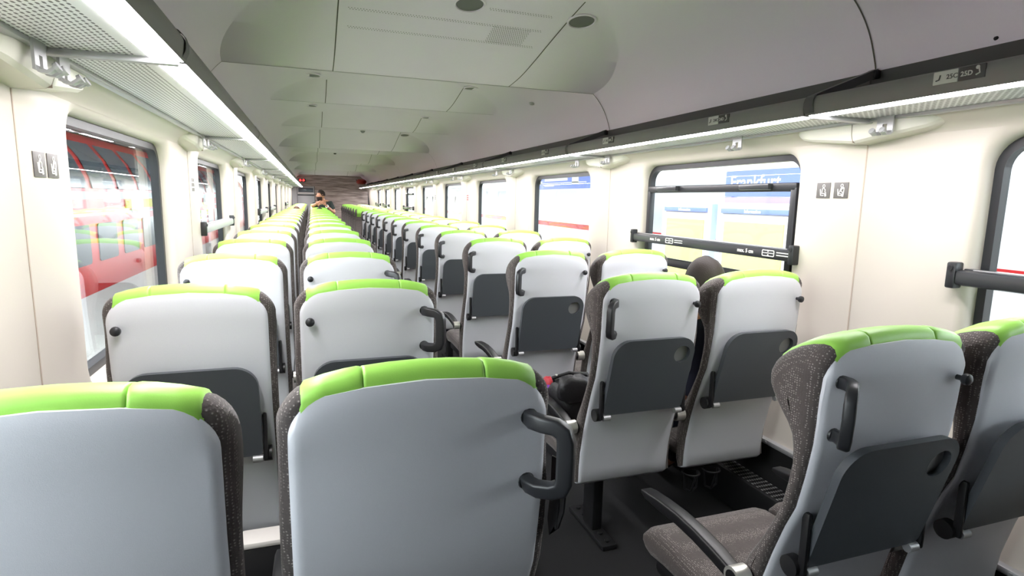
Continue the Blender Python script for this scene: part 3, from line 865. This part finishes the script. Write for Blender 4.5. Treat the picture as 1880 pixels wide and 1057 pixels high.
def link(name, me, parent, label=None):
    o = bpy.data.objects.new(name, me); COL.objects.link(o); o.parent = parent
    if label: o['label'] = label
    CH.setdefault(parent, []).append(o)
    return o
def make_seat(aisle, e, tray, knob=True):
    """e: local side (+1 right) of the aisle for aisle seats; for window seats the side of the aisle seat"""
    r = empty('train_chair')
    link('back_shell', MESH['back_shell'], r); link('backrest', MESH['backrest'], r)
    link('head_cover', MESH['head_cover'], r, 'green leatherette head cover'); link('seat_cushion', MESH['seat_cushion'], r)
    link('seat_base', MESH['seat_base'], r)
    if knob: link('coat_knob', MESH['coat_knob', -e if aisle else -e], r)
    if tray:
        t = link('tray_table', MESH['tray_table', -e if aisle else -e], r)
        link('cup_recess', MESH['cup_recess', -e if aisle else -e], t)
        for q in (-1, 1):
            a = link('tray_arm', MESH['tray_arm', q], t)
            link('tray_hinge', MESH['tray_hinge', q], t)
    if aisle:
        link('grab_handle', MESH['grab_handle', e], r)
        for nm, q in (('aisle', e), ('centre', -e)):
            a = link('armrest', MESH['armrest', nm, q], r)
            link('armrest_hinge', MESH['armrest_hinge', nm, q], a, 'silver armrest hinge'); link('hinge_cap', MESH['hinge_cap', nm, q], a)
        p = link('pedestal', MESH['pedestal', e], r); link('foot_rail', MESH['foot_rail', e], p)
    else:
        link('wall_bracket', MESH['wall_bracket', e], r)
        if tray:
            for k in (0, 1): link('bottle_holder', MESH['bottle_holder', k, e], r)
    return r
PROTO = {}
def seat(aisle, e, tray, knob, loc, rz, label, group):
    key = (aisle, e, tray, knob)
    if key not in PROTO:
        o = make_seat(*key); PROTO[key] = o
    else: o = copy_tree(PROTO[key])
    o.location = loc; o.rotation_euler = (0, 0, rz); tag(o, label, 'seat', group); return o
COLS = [('left window column', -CB, False, 1), ('column left of aisle', -CA, True, 1), ('column right of aisle', CA, True, -1), ('right window column', CB, False, -1)]
NROW, NFACE, YF = 13, 8, 14.2
for ci, (cn, x, ais, e) in enumerate(COLS):
    for i in range(NROW):
        plain = (i == 0 and ci < 2)
        if plain: lb = 'grey train seat back without tray table, %s, nearest row' % cn
        else: lb = 'grey train seat seen from behind, %s, %s row from camera' % (cn, ORD[i])
        seat(ais, e, not plain, not plain, (x, Y1+i*PP, 0), 0, lb, 'seats in rows seen from behind')
    for i in range(NFACE):
        lb = 'green-headed train seat facing camera, %s, %s facing row' % (cn, ORD[i])
        seat(ais, -e, True, True, (x, YF+i*PP, 0), PI, lb, 'seats facing the camera')

# slim bin between the left seat rows
bn = empty('waste_bin', (-0.825, 1.60, 0)); tag(bn, 'slim black bin with pale lid between the two nearest left seats', 'bin')
MB().box((0, 0, 0.255), (0.105, 0.07, 0.51), 0.01).obj('bin_body', M['black'], bn)
MB().box((0, 0, 0.519), (0.112, 0.076, 0.018), 0.006).obj('bin_lid', M['bincap'], bn)

# ------------------------------------------------------------------ people
def skin_mesh(verts, edges, sub=1):
    me = bpy.data.meshes.new('figure'); me.from_pydata([v[:3] for v in verts], edges, [])
    o = bpy.data.objects.new('figure', me); COL.objects.link(o)
    md = o.modifiers.new('skin', 'SKIN'); md.use_smooth_shade = True
    if not me.skin_vertices: me.attributes
    for i, v in enumerate(verts):
        d = me.skin_vertices[0].data[i]; rr = v[3]
        d.radius = (rr, rr) if not isinstance(rr, tuple) else rr
        d.use_root = (i == 0)
    sb = o.modifiers.new('sub', 'SUBSURF'); sb.levels = sub; sb.render_levels = sub
    bpy.context.view_layer.update()
    ev = bpy.data.meshes.new_from_object(o.evaluated_get(bpy.context.evaluated_depsgraph_get()))
    V = [tuple(p.co) for p in ev.vertices]; F = [tuple(p.vertices) for p in ev.polygons]
    bpy.data.objects.remove(o); bpy.data.meshes.remove(me); bpy.data.meshes.remove(ev)
    return V, F
def head_geo(c, rot, s=1.0):
    """face looks along +y before rot"""
    mb = MB(); n, m = 24, 16; rows = []
    for i in range(m+1):
        th = PI*i/m; r = []
        for j in range(n):
            ph = 2*PI*j/n
            x = 0.074*math.sin(th)*math.cos(ph); y = 0.095*math.sin(th)*math.sin(ph); z = 0.115*math.cos(th)
            if z < 0:
                k = 1+z*2.2; x *= k; y = y*k+(-z)*0.10 if y > 0 else y*(1+z*3.5)
            if y > 0:
                if abs(x) < 0.02 and -0.045 < z < 0.02: y += 0.018*(1-abs(x)/0.02)*(1-abs(z+0.03)/0.05 if z < -0.0 else 0.5)
                if abs(abs(x)-0.03) < 0.016 and abs(z-0.012) < 0.016: y -= 0.007
            r.append((x, y, z))
        rows.append(r)
    mb.grid(rows, closeu=True)
    for sgn in (-1, 1):
        er = [[(sgn*(0.072+0.010*math.sin(t*PI/5)), -0.005+q*0.012*math.cos(t*2*PI/10)-0.008, -0.005+q*0.028*math.sin(t*2*PI/10)) for t in range(10)] for q in (0.3, 1.0)]
        mb.grid(er, closeu=True); mb.add(er[0], [tuple(range(10))])
    # nose
    mb.add([(0, 0.093, 0.012), (-0.014, 0.094, -0.03), (0.014, 0.094, -0.03), (0, 0.120, -0.026), (0, 0.096, -0.038)], [(0, 1, 3), (0, 3, 2), (1, 4, 3), (3, 4, 2)])
    mt = Matrix.Translation(c) @ rot @ Matrix.Scale(s, 4)
    return [tuple(mt @ Vector(p)) for p in mb.v], mb.f, mt
def cap_geo(mt, front=0.05, low=-0.03, thick=1.07, style='short'):
    mb = MB(); n, m = 28, 12; rows = []
    for i in range(m+1):
        r = []
        for j in range(n):
            ph = 2*PI*j/n; fr = math.sin(ph)
            zmin = front if fr > 0.45 else (low if fr < 0 else low+(front-low)*fr/0.45)
            zz = 0.118-(0.118-zmin)*(i/m)
            zz = max(-0.113, zz); q = math.sqrt(max(0, 1-(zz/0.119)**2))
            x = 0.074*q*math.cos(ph)*thick; y = 0.095*q*fr*thick
            if zz < 0 and y < 0: y *= (1+zz*1.5)
            r.append((x, y, zz*1.04+0.003))
        rows.append(r)
    mb.grid(rows, closeu=True)
    mb.grid([rows[-1], [(p[0]*0.93, p[1]*0.93, p[2]+0.004) for p in rows[-1]]], closeu=True)
    return [tuple(mt @ Vector(p)) for p in mb.v], mb.f
def beard_geo(mt):
    mb = MB(); rows = []
    for i in range(8):
        z = -0.042-0.100*i/7; r = []
        for j in range(15):
            ph = PI*(-0.02+1.04*j/14); k = 1-0.5*(i/7)**2
            r.append((0.076*math.cos(ph)*k, (0.101*math.sin(ph))*(k*0.5+0.5)+0.004, z))
        rows.append(r)
    mb.grid(rows); mb.grid([rows[0], [(p[0]*0.85, p[1]*0.85, p[2]) for p in rows[0]]]); mb.add(rows[-1], [tuple(range(15))])
    return [tuple(mt @ Vector(p)) for p in mb.v], mb.f
def hand_chain(wrist, dirv, palmn, curl=0.5, s=1.0):
    """skinned palm with five separate fingers; returns geo list"""
    d = Vector(dirv).normalized(); nrm = Vector(palmn).normalized(); side = d.cross(nrm).normalized()
    wv = Vector(wrist); vs = [tuple(wv)+(0.020*s,), tuple(wv+d*0.045*s)+(0.028*s,), tuple(wv+d*0.075*s)+(0.028*s,)]
    geo = [skin_mesh(vs, [(0, 1), (1, 2)])]
    for k, (off, ln) in enumerate(((-0.028, 0.062), (-0.010, 0.075), (0.009, 0.070), (0.027, 0.052))):
        b = wv+d*0.078*s+side*off*s; a = 0.0; pts = [wv+d*0.055*s+side*off*0.8*s, b]
        p = b.copy()
        for q in range(3):
            a += curl*(0.8+0.1*k); p = p+(d*math.cos(a)+nrm*math.sin(a))*ln*s*(0.42, 0.33, 0.25)[q]; pts.append(p.copy())
        geo.append(skin_mesh([tuple(x)+(0.0088*s*(1-0.06*i),) for i, x in enumerate(pts)], [(i, i+1) for i in range(len(pts)-1)]))
    b = wv+d*0.030*s-side*0.022*s
    pts = [b, b+(d*0.6-side*0.8)*0.03*s, b+(d*0.85-side*0.55+nrm*0.3)*0.062*s, b+(d*0.95-side*0.3+nrm*0.5)*0.085*s]
    geo.append(skin_mesh([tuple(x)+(0.010*s,) for x in pts], [(0, 1), (1, 2), (2, 3)]))
    return geo
def person(label, joints, headc, headrot, hair, top, trousers, hairstyle=(0.06, -0.04), beard=False, sleeves=True, hands=(0.6, 0.6), group=None, watch=False):
    J = {k: Vector(v) for k, v in joints.items()}
    root = empty('person', (J['pelvis'].x, J['pelvis'].y, 0)); tag(root, label, 'person', group)
    inv = Matrix.Translation(root.location).inverted()
    def put(mb, nm, m, **k):
        o = mb.obj(nm, m, root, **k); o.matrix_parent_inverse = inv; return o
    order = ['pelvis', 'waist', 'chest', 'neck', 'skull', 'hipL', 'kneeL', 'ankL', 'toeL', 'hipR', 'kneeR', 'ankR', 'toeR', 'shL', 'elL', 'wrL', 'shR', 'elR', 'wrR']
    rad = dict(pelvis=0.13, waist=0.125, chest=0.14, neck=0.058, skull=0.055, hipL=0.09, kneeL=0.06, ankL=0.042, toeL=0.036, hipR=0.09, kneeR=0.06, ankR=0.042, toeR=0.036, shL=0.062, elL=0.045, wrL=0.029, shR=0.062, elR=0.045, wrR=0.029)
    J['skull'] = Vector(headc)-Vector((0, 0, 0.03))
    ed = [('pelvis', 'waist'), ('waist', 'chest'), ('chest', 'neck'), ('neck', 'skull'), ('pelvis', 'hipL'), ('hipL', 'kneeL'), ('kneeL', 'ankL'), ('ankL', 'toeL'), ('pelvis', 'hipR'), ('hipR', 'kneeR'), ('kneeR', 'ankR'), ('ankR', 'toeR'), ('chest', 'shL'), ('shL', 'elL'), ('elL', 'wrL'), ('chest', 'shR'), ('shR', 'elR'), ('elR', 'wrR')]
    ix = {k: i for i, k in enumerate(order)}
    body = MB()
    V, F = skin_mesh([tuple(J[k])+(rad[k],) for k in order], [(ix[a], ix[b]) for a, b in ed]); body.add(V, F)
    V, F, mt = head_geo(Vector(headc), headrot); body.add(V, F)
    for s in ('L', 'R'):
        d = J['wr'+s]-J['el'+s]
        inw = (J['chest']-J['wr'+s]); inw = inw-d.normalized()*inw.dot(d.normalized())
        for g in hand_chain(J['wr'+s], d, inw, hands[0]): body.add(*g)
    put(body, 'body', M['skin'], angle=80)
    tv = ['pelvis', 'waist', 'chest', 'neck', 'shL', 'slL', 'shR', 'slR']
    JJ = dict(J)
    for s in ('L', 'R'):
        JJ['sl'+s] = J['sh'+s].lerp(J['el'+s], 0.75)
    names = ['pelvis', 'waist', 'chest', 'neckb', 'shL', 'slL', 'shR', 'slR']
    JJ['neckb'] = J['chest'].lerp(J['neck'], 0.72)
    rr = dict(pelvis=0.148, waist=0.142, chest=0.156, neckb=0.075, shL=0.078, slL=0.066, shR=0.078, slR=0.066)
    e2 = [('pelvis', 'waist'), ('waist', 'chest'), ('chest', 'neckb'), ('chest', 'shL'), ('shL', 'slL'), ('chest', 'shR'), ('shR', 'slR')]
    if sleeves:
        for s in ('L', 'R'):
            names += ['elb'+s, 'cu'+s]; JJ['elb'+s] = J['el'+s]; JJ['cu'+s] = J['el'+s].lerp(J['wr'+s], 0.85); rr['elb'+s] = 0.056; rr['cu'+s] = 0.040
            JJ['sl'+s] = J['sh'+s].lerp(J['el'+s], 0.5)
            e2 += [('sl'+s, 'elb'+s), ('elb'+s, 'cu'+s)]
    i2 = {k: i for i, k in enumerate(names)}
    put(MB().add(*skin_mesh([tuple(JJ[k])+(rr[k],) for k in names], [(i2[a], i2[b]) for a, b in e2])), 'jacket' if sleeves else 'shirt', M[top], angle=80)
    names = ['pelvis', 'hipL', 'kneeL', 'ankL', 'hipR', 'kneeR', 'ankR']
    rr = dict(pelvis=0.138, hipL=0.100, kneeL=0.070, ankL=0.056, hipR=0.100, kneeR=0.070, ankR=0.056)
    e3 = [('pelvis', 'hipL'), ('hipL', 'kneeL'), ('kneeL', 'ankL'), ('pelvis', 'hipR'), ('hipR', 'kneeR'), ('kneeR', 'ankR')]
    i3 = {k: i for i, k in enumerate(names)}
    put(MB().add(*skin_mesh([tuple(J[k])+(rr[k],) for k in names], [(i3[a], i3[b]) for a, b in e3])), 'trousers', M[trousers], angle=80)
    for s in ('L', 'R'):
        a, b = J['ank'+s], J['toe'+s]
        put(MB().add(*skin_mesh([(a.x, a.y, a.z, 0.046), tuple(a.lerp(b, 0.5)-Vector((0, 0, 0.01)))+(0.044,), tuple(b)+(0.040,)], [(0, 1), (1, 2)])), 'shoe', M['shoe'])
    put(MB().add(*cap_geo(mt, hairstyle[0], hairstyle[1])), 'hair', M[hair], angle=80)
    if beard: put(MB().add(*beard_geo(mt)), 'beard', M[hair], angle=80)
    ey = MB()
    for sgn in (-1, 1):
        ey.lathe([(0.0001, 0.011), (0.006, 0.009), (0.010, 0.003), (0.011, -0.003)], (0, 0, 0), axis='y', n=12, mtx=mt @ Matrix.Translation((sgn*0.03, 0.078, 0.012)))
    put(ey, 'eyes', M['eye'])
    if not beard:
        put(MB().box((0, 0.093, -0.062), (0.04, 0.012, 0.012), 0.005, mtx=mt), 'mouth', M['lip'])
    if watch:
        p = J['elL'].lerp(J['wrL'], 0.86); d = (J['wrL']-J['elL']).normalized()
        put(MB().tube([p-d*0.012, p+d*0.012], 0.041, 16), 'wristwatch', M['white'])
    return root
RZ = lambda a: Matrix.Rotation(a, 4, 'Z')
# bearded man standing between the facing rows, leaning on a head rest
yb = 14.43
person('bearded man in dark green shirt leaning on a seat top, hand at chin', dict(
    pelvis=(-0.44, yb+0.06, 0.84), waist=(-0.43, yb+0.04, 1.0), chest=(-0.40, yb+0.0, 1.22), neck=(-0.42, yb-0.03, 1.36),
    hipL=(-0.34, yb+0.06, 0.82), kneeL=(-0.31, yb-0.03, 0.46), ankL=(-0.31, yb+0.0, 0.08), toeL=(-0.31, yb-0.13, 0.045),
    hipR=(-0.54, yb+0.06, 0.82), kneeR=(-0.56, yb-0.03, 0.46), ankR=(-0.56, yb+0.0, 0.08), toeR=(-0.56, yb-0.13, 0.045),
    shL=(-0.24, yb+0.0, 1.28), elL=(-0.17, yb-0.10, 1.06), wrL=(-0.36, yb-0.32, 1.245), shR=(-0.58, yb+0.0, 1.27), elR=(-0.66, yb-0.18, 1.215), wrR=(-0.545, yb-0.27, 1.285)),
    (-0.455, yb-0.05, 1.475), RZ(PI-0.95+PI/2*0+0.0-0.35), 'hair', 'shirt', 'jeans', hairstyle=(0.045, -0.02), beard=True, sleeves=False, hands=(0.55, 0.5), watch=True)
def seated(label, x, y, lean, hair, top, group=None, hs=(0.03, -0.08), dz=0.0, trs='jeans'):
    return person(label, dict(
        pelvis=(x, y+0.36, 0.575+dz), waist=(x+lean*0.3, y+0.31, 0.70+dz), chest=(x+lean*0.8, y+0.265, 0.87+dz), neck=(x+lean, y+0.25, 1.0+dz),
        hipL=(x+0.09, y+0.40, 0.565+dz), kneeL=(x+0.10, y+0.66, 0.55+dz*0.6), ankL=(x+0.10, y+0.66, 0.09), toeL=(x+0.10, y+0.78, 0.045),
        hipR=(x-0.09, y+0.40, 0.565+dz), kneeR=(x-0.10, y+0.66, 0.55+dz*0.6), ankR=(x-0.10, y+0.66, 0.09), toeR=(x-0.10, y+0.78, 0.045),
        shL=(x+lean*0.8+0.17, y+0.25, 0.93+dz), elL=(x+0.17, y+0.34, 0.69+dz), wrL=(x+0.08, y+0.52, 0.65+dz), shR=(x+lean*0.8-0.17, y+0.25, 0.93+dz), elR=(x-0.18, y+0.34, 0.69+dz), wrR=(x-0.08, y+0.52, 0.65+dz)),
        (x+lean*1.2, y+0.245, 1.105+dz), Matrix.Identity(4), hair, top, trs, hairstyle=hs, group=group)
seated('seated passenger with dark hair and navy jacket, second row right window seat', CB-0.01, Y1+PP, -0.065, 'hair', 'navy', hs=(0.02, -0.09))
seated('brown-haired passenger whose head shows over the far left window seats', -1.02, Y1+12*PP, 0.05, 'hairb', 'shirt', dz=0.015)
seated('dark-haired passenger whose head barely shows over far seats left of aisle', -0.52, Y1+12*PP, 0.0, 'hair', 'navy', dz=0.0)

# bag on the seat of the second row, right of the aisle
bg = empty('handbag', (0.42, 2.20, 0.46)); tag(bg, 'black handbag with purple and red cloth on second row aisle seat', 'bag')
def blob(c, d, seed, n=16, m=10, amp=0.12):
    rnd = random.Random(seed); ph = [rnd.uniform(0, 6.28) for _ in range(6)]; rows = []
    for i in range(m+1):
        th = PI*i/m; r = []
        for j in range(n):
            a = 2*PI*j/n
            k = 1+amp*(math.sin(3*a+ph[0])*math.sin(2*th+ph[1])+0.6*math.sin(5*a+ph[2]+3*th))
            sx = math.copysign(abs(math.sin(th)*math.cos(a))**0.7, math.cos(a)); sy = math.copysign(abs(math.sin(th)*math.sin(a))**0.7, math.sin(a)); sz = math.copysign(abs(math.cos(th))**0.75, math.cos(th))
            r.append((c[0]+d[0]*sx*k, c[1]+d[1]*sy*k, c[2]+d[2]*sz*(k*0.5+0.5)))
        rows.append(r)
    return MB().grid(rows, closeu=True)
blob((0, 0.02, 0.115), (0.125, 0.10, 0.115), 3).obj('bag_body', M['bag'], bg, angle=60)
blob((-0.06, -0.06, 0.20), (0.07, 0.05, 0.06), 5).obj('bag_flap', M['bag'], bg, angle=60)
blob((-0.085, 0.10, 0.115), (0.045, 0.05, 0.055), 9).obj('purple_cloth', M['purple'], bg, angle=60)
blob((-0.09, 0.14, 0.150), (0.022, 0.035, 0.045), 11).obj('red_cloth', M['redcl'], bg, angle=60)
MB().tube([(-0.10, 0.05, 0.20), (-0.12, 0.03, 0.225), (-0.05, 0.01, 0.25), (0.03, 0.01, 0.235), (0.06, 0.02, 0.20)], 0.008, 8).obj('strap', M['bag'], bg)
MB().box((-0.10, 0.03, 0.225), (0.012, 0.02, 0.03), 0.003).obj('buckle', M['silver'], bg)
# strap hanging behind the handle of the nearest aisle seat
pts = [(-CA+0.236, Y1+0.010, 1.000), (-CA+0.246, Y1+0.016, 0.950), (-CA+0.247, Y1+0.024, 0.905), (-CA+0.240, Y1+0.030, 0.872), (-CA+0.234, Y1+0.030, 0.858), (-CA+0.236, Y1+0.036, 0.878), (-CA+0.242, Y1+0.040, 0.930), (-CA+0.238, Y1+0.030, 1.000)]
st = MB().tube(pts, 1.0, sect=[(-0.0015, -0.011), (0.0015, -0.011), (0.0015, 0.011), (-0.0015, 0.011)]).obj('hanging_strap', M['black'])
tag(st, 'black strap loop hanging below the grab handle of the nearest aisle seat', 'strap')

# red bag at the far end of the right rack
rb = empty('luggage_bag', (0.98, 20.9, 1.884)); tag(rb, 'dark red bag lying on the far end of the right rack', 'bag')
blob((0, 0, 0.088), (0.17, 0.28, 0.088), 21, amp=0.06).obj('bag_body', M['redbag'], rb, angle=60)
MB().tube([(-0.13, -0.16, 0.10), (-0.17, -0.10, 0.15), (-0.17, 0.10, 0.15), (-0.13, 0.16, 0.10)], 0.01, 8).obj('carry_handle', M['bag'], rb)
# red signal lamps over the end door
sg = empty('signal_lamp', (-0.97, YEND-0.02, 2.0)); tag(sg, 'pair of glowing red signal lamps above the far end door', 'lamp')
MB().box((0, 0.01, 0), (0.26, 0.02, 0.11), 0.01).obj('lamp_plate', M['black'], sg)
for q in (-0.055, 0.055):
    MB().lathe([(0.0001, -0.03), (0.025, -0.026), (0.035, -0.012), (0.037, 0.004)], (q, 0, 0), axis='y', n=16).obj('lamp_lens', M['redled'], sg)

# ------------------------------------------------------------------ outside
struct(MB().box((-3.0, 12, -0.55), (3.0, 70, 0.3)).obj('ground_left_platform', M['concrete'], smooth=False))
struct(MB().box((4.6, 12, -0.55), (5.0, 70, 0.3)).obj('ground_right_platform', M['concrete'], smooth=False))
struct(MB().box((0, 12, -1.6), (60, 120, 0.3)).obj('ground_track_bed', M['concrete'], smooth=False))
cn = MB().box((-6.4, 34, 3.75), (9.6, 60, 0.25))
for y in range(8, 62, 4): cn.box((-6.4, y, 3.55), (9.6, 0.2, 0.25))
cn.box((-11.3, 34, 1.1), (0.25, 60, 5.2))  # shed wall behind the train, added to dim the left side
cn.box((-6.4, -23, 3.75), (9.6, 40, 0.25)); cn.box((-11.3, -23, 1.1), (0.25, 40, 5.2))  # unseen rear roof and wall, added to darken the nearest seats
struct(cn.obj('trim_canopy', M['canopy'], smooth=False))

def red_train():
    root = empty('train', (-5.6, 25, -1.1)); tag(root, 'red double-deck train standing outside the left windows', 'train')
    inv = Matrix.Translation(root.location).inverted()
    def put(mb, nm, m, **k):
        o = mb.obj(nm, m, root, **k); o.matrix_parent_inverse = inv; return o
    x0 = -5.0
    sec = [(x0, -0.9), (x0, 1.45), (x0-0.05, 1.75), (x0-0.22, 2.15), (x0-0.50, 2.55), (x0-0.95, 2.80), (x0-1.5, 2.88), (x0-2.05, 2.80), (x0-2.5, 2.55), (x0-2.78, 2.15), (x0-2.95, 1.75), (x0-3.0, 1.45), (x0-3.0, -0.9)]
    b = MB().grid([[(x, y, z) for x, z in sec] for y in (6.5, 44)], closeu=True)
    for y in (6.5, 44): b.add([(x, y, z) for x, z in sec], [tuple(range(len(sec)))])
    put(b, 'train_body', M['traindR'], angle=30)
    put(MB().box((x0+0.004, 25.2, 1.37), (0.02, 37.3, 0.16)), 'waist_stripe', M['stripe'], smooth=False)
    put(MB().box((x0+0.004, 25.2, 0.98), (0.015, 37.3, 0.06)), 'lower_stripe', M['stripe'], smooth=False)
    put(MB().box((x0-1.5, 25.2, 2.9), (1.6, 36, 0.08), 0.03), 'roof_panel', M['canopy'])
    y = 7.5
    while y < 42:
        put(MB().prism(rrect(y, y+1.25, -0.02, 0.78, 0.08, 4), x0+0.02, x0-0.01, lambda u, v, d: (d, u, v)), 'lower_window', M['trainGlass'])
        # upper window follows the curved shoulder
        us = [(x0+0.006, 1.52), (x0-0.042, 1.75), (x0-0.21, 2.15), (x0-0.47, 2.51)]
        g = MB().grid([[(x+0.01, yy, z+0.004) for x, z in us] for yy in (y-0.10, y+1.35)])
        g.grid([[(x-0.01, yy, z-0.004) for x, z in us] for yy in (y-0.10, y+1.35)])
        put(g, 'upper_window', M['trainGlass'], angle=60)
        y += 1.75
    put(MB().box((x0+0.012, 18.4, 1.17), (0.02, 3.6, 0.22)), 'yellow_band', M['yellow'], smooth=False)
    for yy in (10, 17.6, 28):
        put(MB().box((x0+0.012, yy, 1.12), (0.03, 1.1, 0.34), 0.02), 'display_panel', M['white'])
    for yy in (9, 12, 18, 21, 36, 39):
        put(MB().cyl((x0-0.25, yy, -1.0), (x0-0.1, yy, -1.0), 0.45, 24), 'wheel', M['steel'])
red_train()

def white_train():
    root = empty('train', (8.4, 14, -1.1)); tag(root, 'white train with red stripe beyond the right platform', 'train')
    inv = Matrix.Translation(root.location).inverted()
    def put(mb, nm, m, **k):
        o = mb.obj(nm, m, root, **k); o.matrix_parent_inverse = inv; return o
    x0 = 7.2
    sec = [(x0+0.1, -0.9), (x0, -0.3), (x0, 1.2), (x0+0.15, 1.9), (x0+0.5, 2.4), (x0+1.4, 2.6), (x0+2.3, 2.4), (x0+2.65, 1.9), (x0+2.8, 1.2), (x0+2.8, -0.3), (x0+2.7, -0.9)]
    b = MB().grid([[(x, y, z) for x, z in sec] for y in (-10, 50)], closeu=True)
    for y in (-10, 50): b.add([(x, y, z) for x, z in sec], [tuple(range(len(sec)))])
    put(b, 'train_body', M['trainW'], angle=30)
    put(MB().box((x0-0.004, 20, 0.67), (0.02, 59.9, 0.15)), 'red_stripe', M['traindR'], smooth=False)
    y = 33.0
    while y < 48:
        put(MB().prism(rrect(y, y+1.6, 0.95, 1.6, 0.1, 4), x0-0.01, x0+0.08, lambda u, v, d: (d, u, v)), 'train_window', M['trainGlass']); y += 2.2
    for yy in (-6, -3, 14, 17, 34, 37): put(MB().cyl((x0+0.2, yy, -1.0), (x0+0.4, yy, -1.0), 0.45, 24), 'wheel', M['steel'])
white_train()

XS = 4.6
sgn = empty('station_sign', (XS, 5.85, -0.4)); tag(sgn, 'blue station name sign with white lettering beyond the half-open window', 'sign')
def rel(root, mb, nm, m, **k):
    o = mb.obj(nm, m, root, **k); o.matrix_parent_inverse = Matrix.Translation(root.location).inverted(); return o
rel(sgn, MB().box((XS+0.03, 5.75, 1.72), (0.06, 1.5, 0.33), 0.01), 'sign_panel', M['signblue'])
rel(sgn, MB().box((XS+0.03, 5.75, 1.47), (0.06, 1.5, 0.15), 0.01), 'lower_panel', M['signviolet'])
v, f = text_geo('Frankfurt', 0.235, 0.004)
rel(sgn, MB().add(v, f, face_right_wall(None, XS-0.003, 6.40, 1.66)), 'sign_lettering', M['white'], smooth=False)
for yy in (5.1, 6.4): rel(sgn, MB().box((XS+0.08, yy, 0.65), (0.06, 0.06, 2.1), 0.01), 'sign_post', M['post'])
for (ya, yb_, lab) in ((6.98, 6.05, 'yellow timetable poster board with blue Information heading, farther of the two'), (5.80, 4.72, 'yellow timetable poster board with blue Information heading, nearer of the two')):
    X0 = 4.0
    r = empty('poster_board', (X0, (ya+yb_)/2, -0.4)); tag(r, lab, 'poster board', 'station poster boards')
    c = (ya+yb_)/2; wd = ya-yb_
    rel(r, MB().box((X0+0.05, c, 0.72), (0.08, wd+0.12, 1.50), 0.01), 'board_case', M['white'])
    rel(r, MB().box((X0+0.002, c, 0.65), (0.02, wd*0.86, 1.20), 0.002), 'yellow_sheet', M['yellow'])
    rel(r, MB().box((X0-0.004, c, 1.375), (0.02, wd*0.98, 0.055), 0.002), 'heading_bar', M['signblue'])
    v, f = text_geo('Information', 0.055, 0.001)
    rel(r, MB().add(v, f, face_right_wall(None, X0-0.0155, c+0.13, 1.357)), 'heading_lettering', M['white'], smooth=False)
    for q in (-1, 1): rel(r, MB().box((X0+0.05, c+q*(wd/2+0.045), 0.5), (0.09, 0.05, 1.9), 0.008), 'board_post', M['post'])
XD = 5.0
ds = empty('direction_sign', (XD, 13.0, 1.6)); tag(ds, 'blue direction sign with white arrow and lines beyond the second right window', 'sign')
rel(ds, MB().box((XD+0.04, 13.0, 1.95), (0.08, 3.3, 0.42), 0.01), 'sign_panel', M['signblue'])
q = MB().box((XD-0.004, 14.2, 1.99), (0.006, 0.05, 0.24)); q.prism([(14.38, 1.94), (14.02, 1.94), (14.2, 1.84)], XD-0.001, XD-0.007, lambda u, v2, d: (d, u, v2))
for (ya, yb_, z, h) in ((13.8, 12.5, 2.10, 0.07), (13.9, 12.5, 1.98, 0.10), (13.9, 13.3, 1.83, 0.05), (14.5, 11.5, 1.88, 0.02), (12.25, 11.9, 1.93, 0.16)):
    q.box((XD-0.004, (ya+yb_)/2, z), (0.006, ya-yb_, h))
rel(ds, q, 'sign_marks', M['white'], smooth=False)
for yy in (11.6, 14.4): rel(ds, MB().box((XD+0.05, yy, 2.9), (0.05, 0.05, 1.5)), 'hanger', M['post'], smooth=False)
struct(MB().box((4.6, 12, 3.65), (5.2, 70, 0.2)).obj('trim_shade_roof', M['canopy'], smooth=False))  # unseen roof, widened to keep skylight off the right-hand seats

# outer roof and floor pan of the coach
ro = MB().grid([[(x, y, z) for x, z in [(-1.46, 0.0), (-1.46, -0.35), (1.46, -0.35), (1.46, 0.0)]] for y in (YBACK, YEND)])
ro.grid([[(x, y, z) for x, z in [(-1.44, 1.80), (-1.42, 2.0), (-1.25, 2.3), (-0.8, 2.5), (0, 2.58), (0.8, 2.5), (1.25, 2.3), (1.42, 2.0), (1.44, 1.80)]] for y in (YBACK-0.05, YEND+0.05)])
struct(ro.obj('trim_roof_shell', M['steel']))
# ------------------------------------------------------------------ light
w = bpy.data.worlds.new('world'); S.world = w; w.use_nodes = True
bgn = w.node_tree.nodes['Background']; bgn.inputs['Color'].default_value = (0.945, 0.965, 1.015, 1); bgn.inputs['Strength'].default_value = 11.0
S.view_settings.view_transform = 'Standard'; S.view_settings.look = 'None'
S.view_settings.exposure = 0.1; S.view_settings.gamma = 1.0; S.view_settings.use_curve_mapping = False
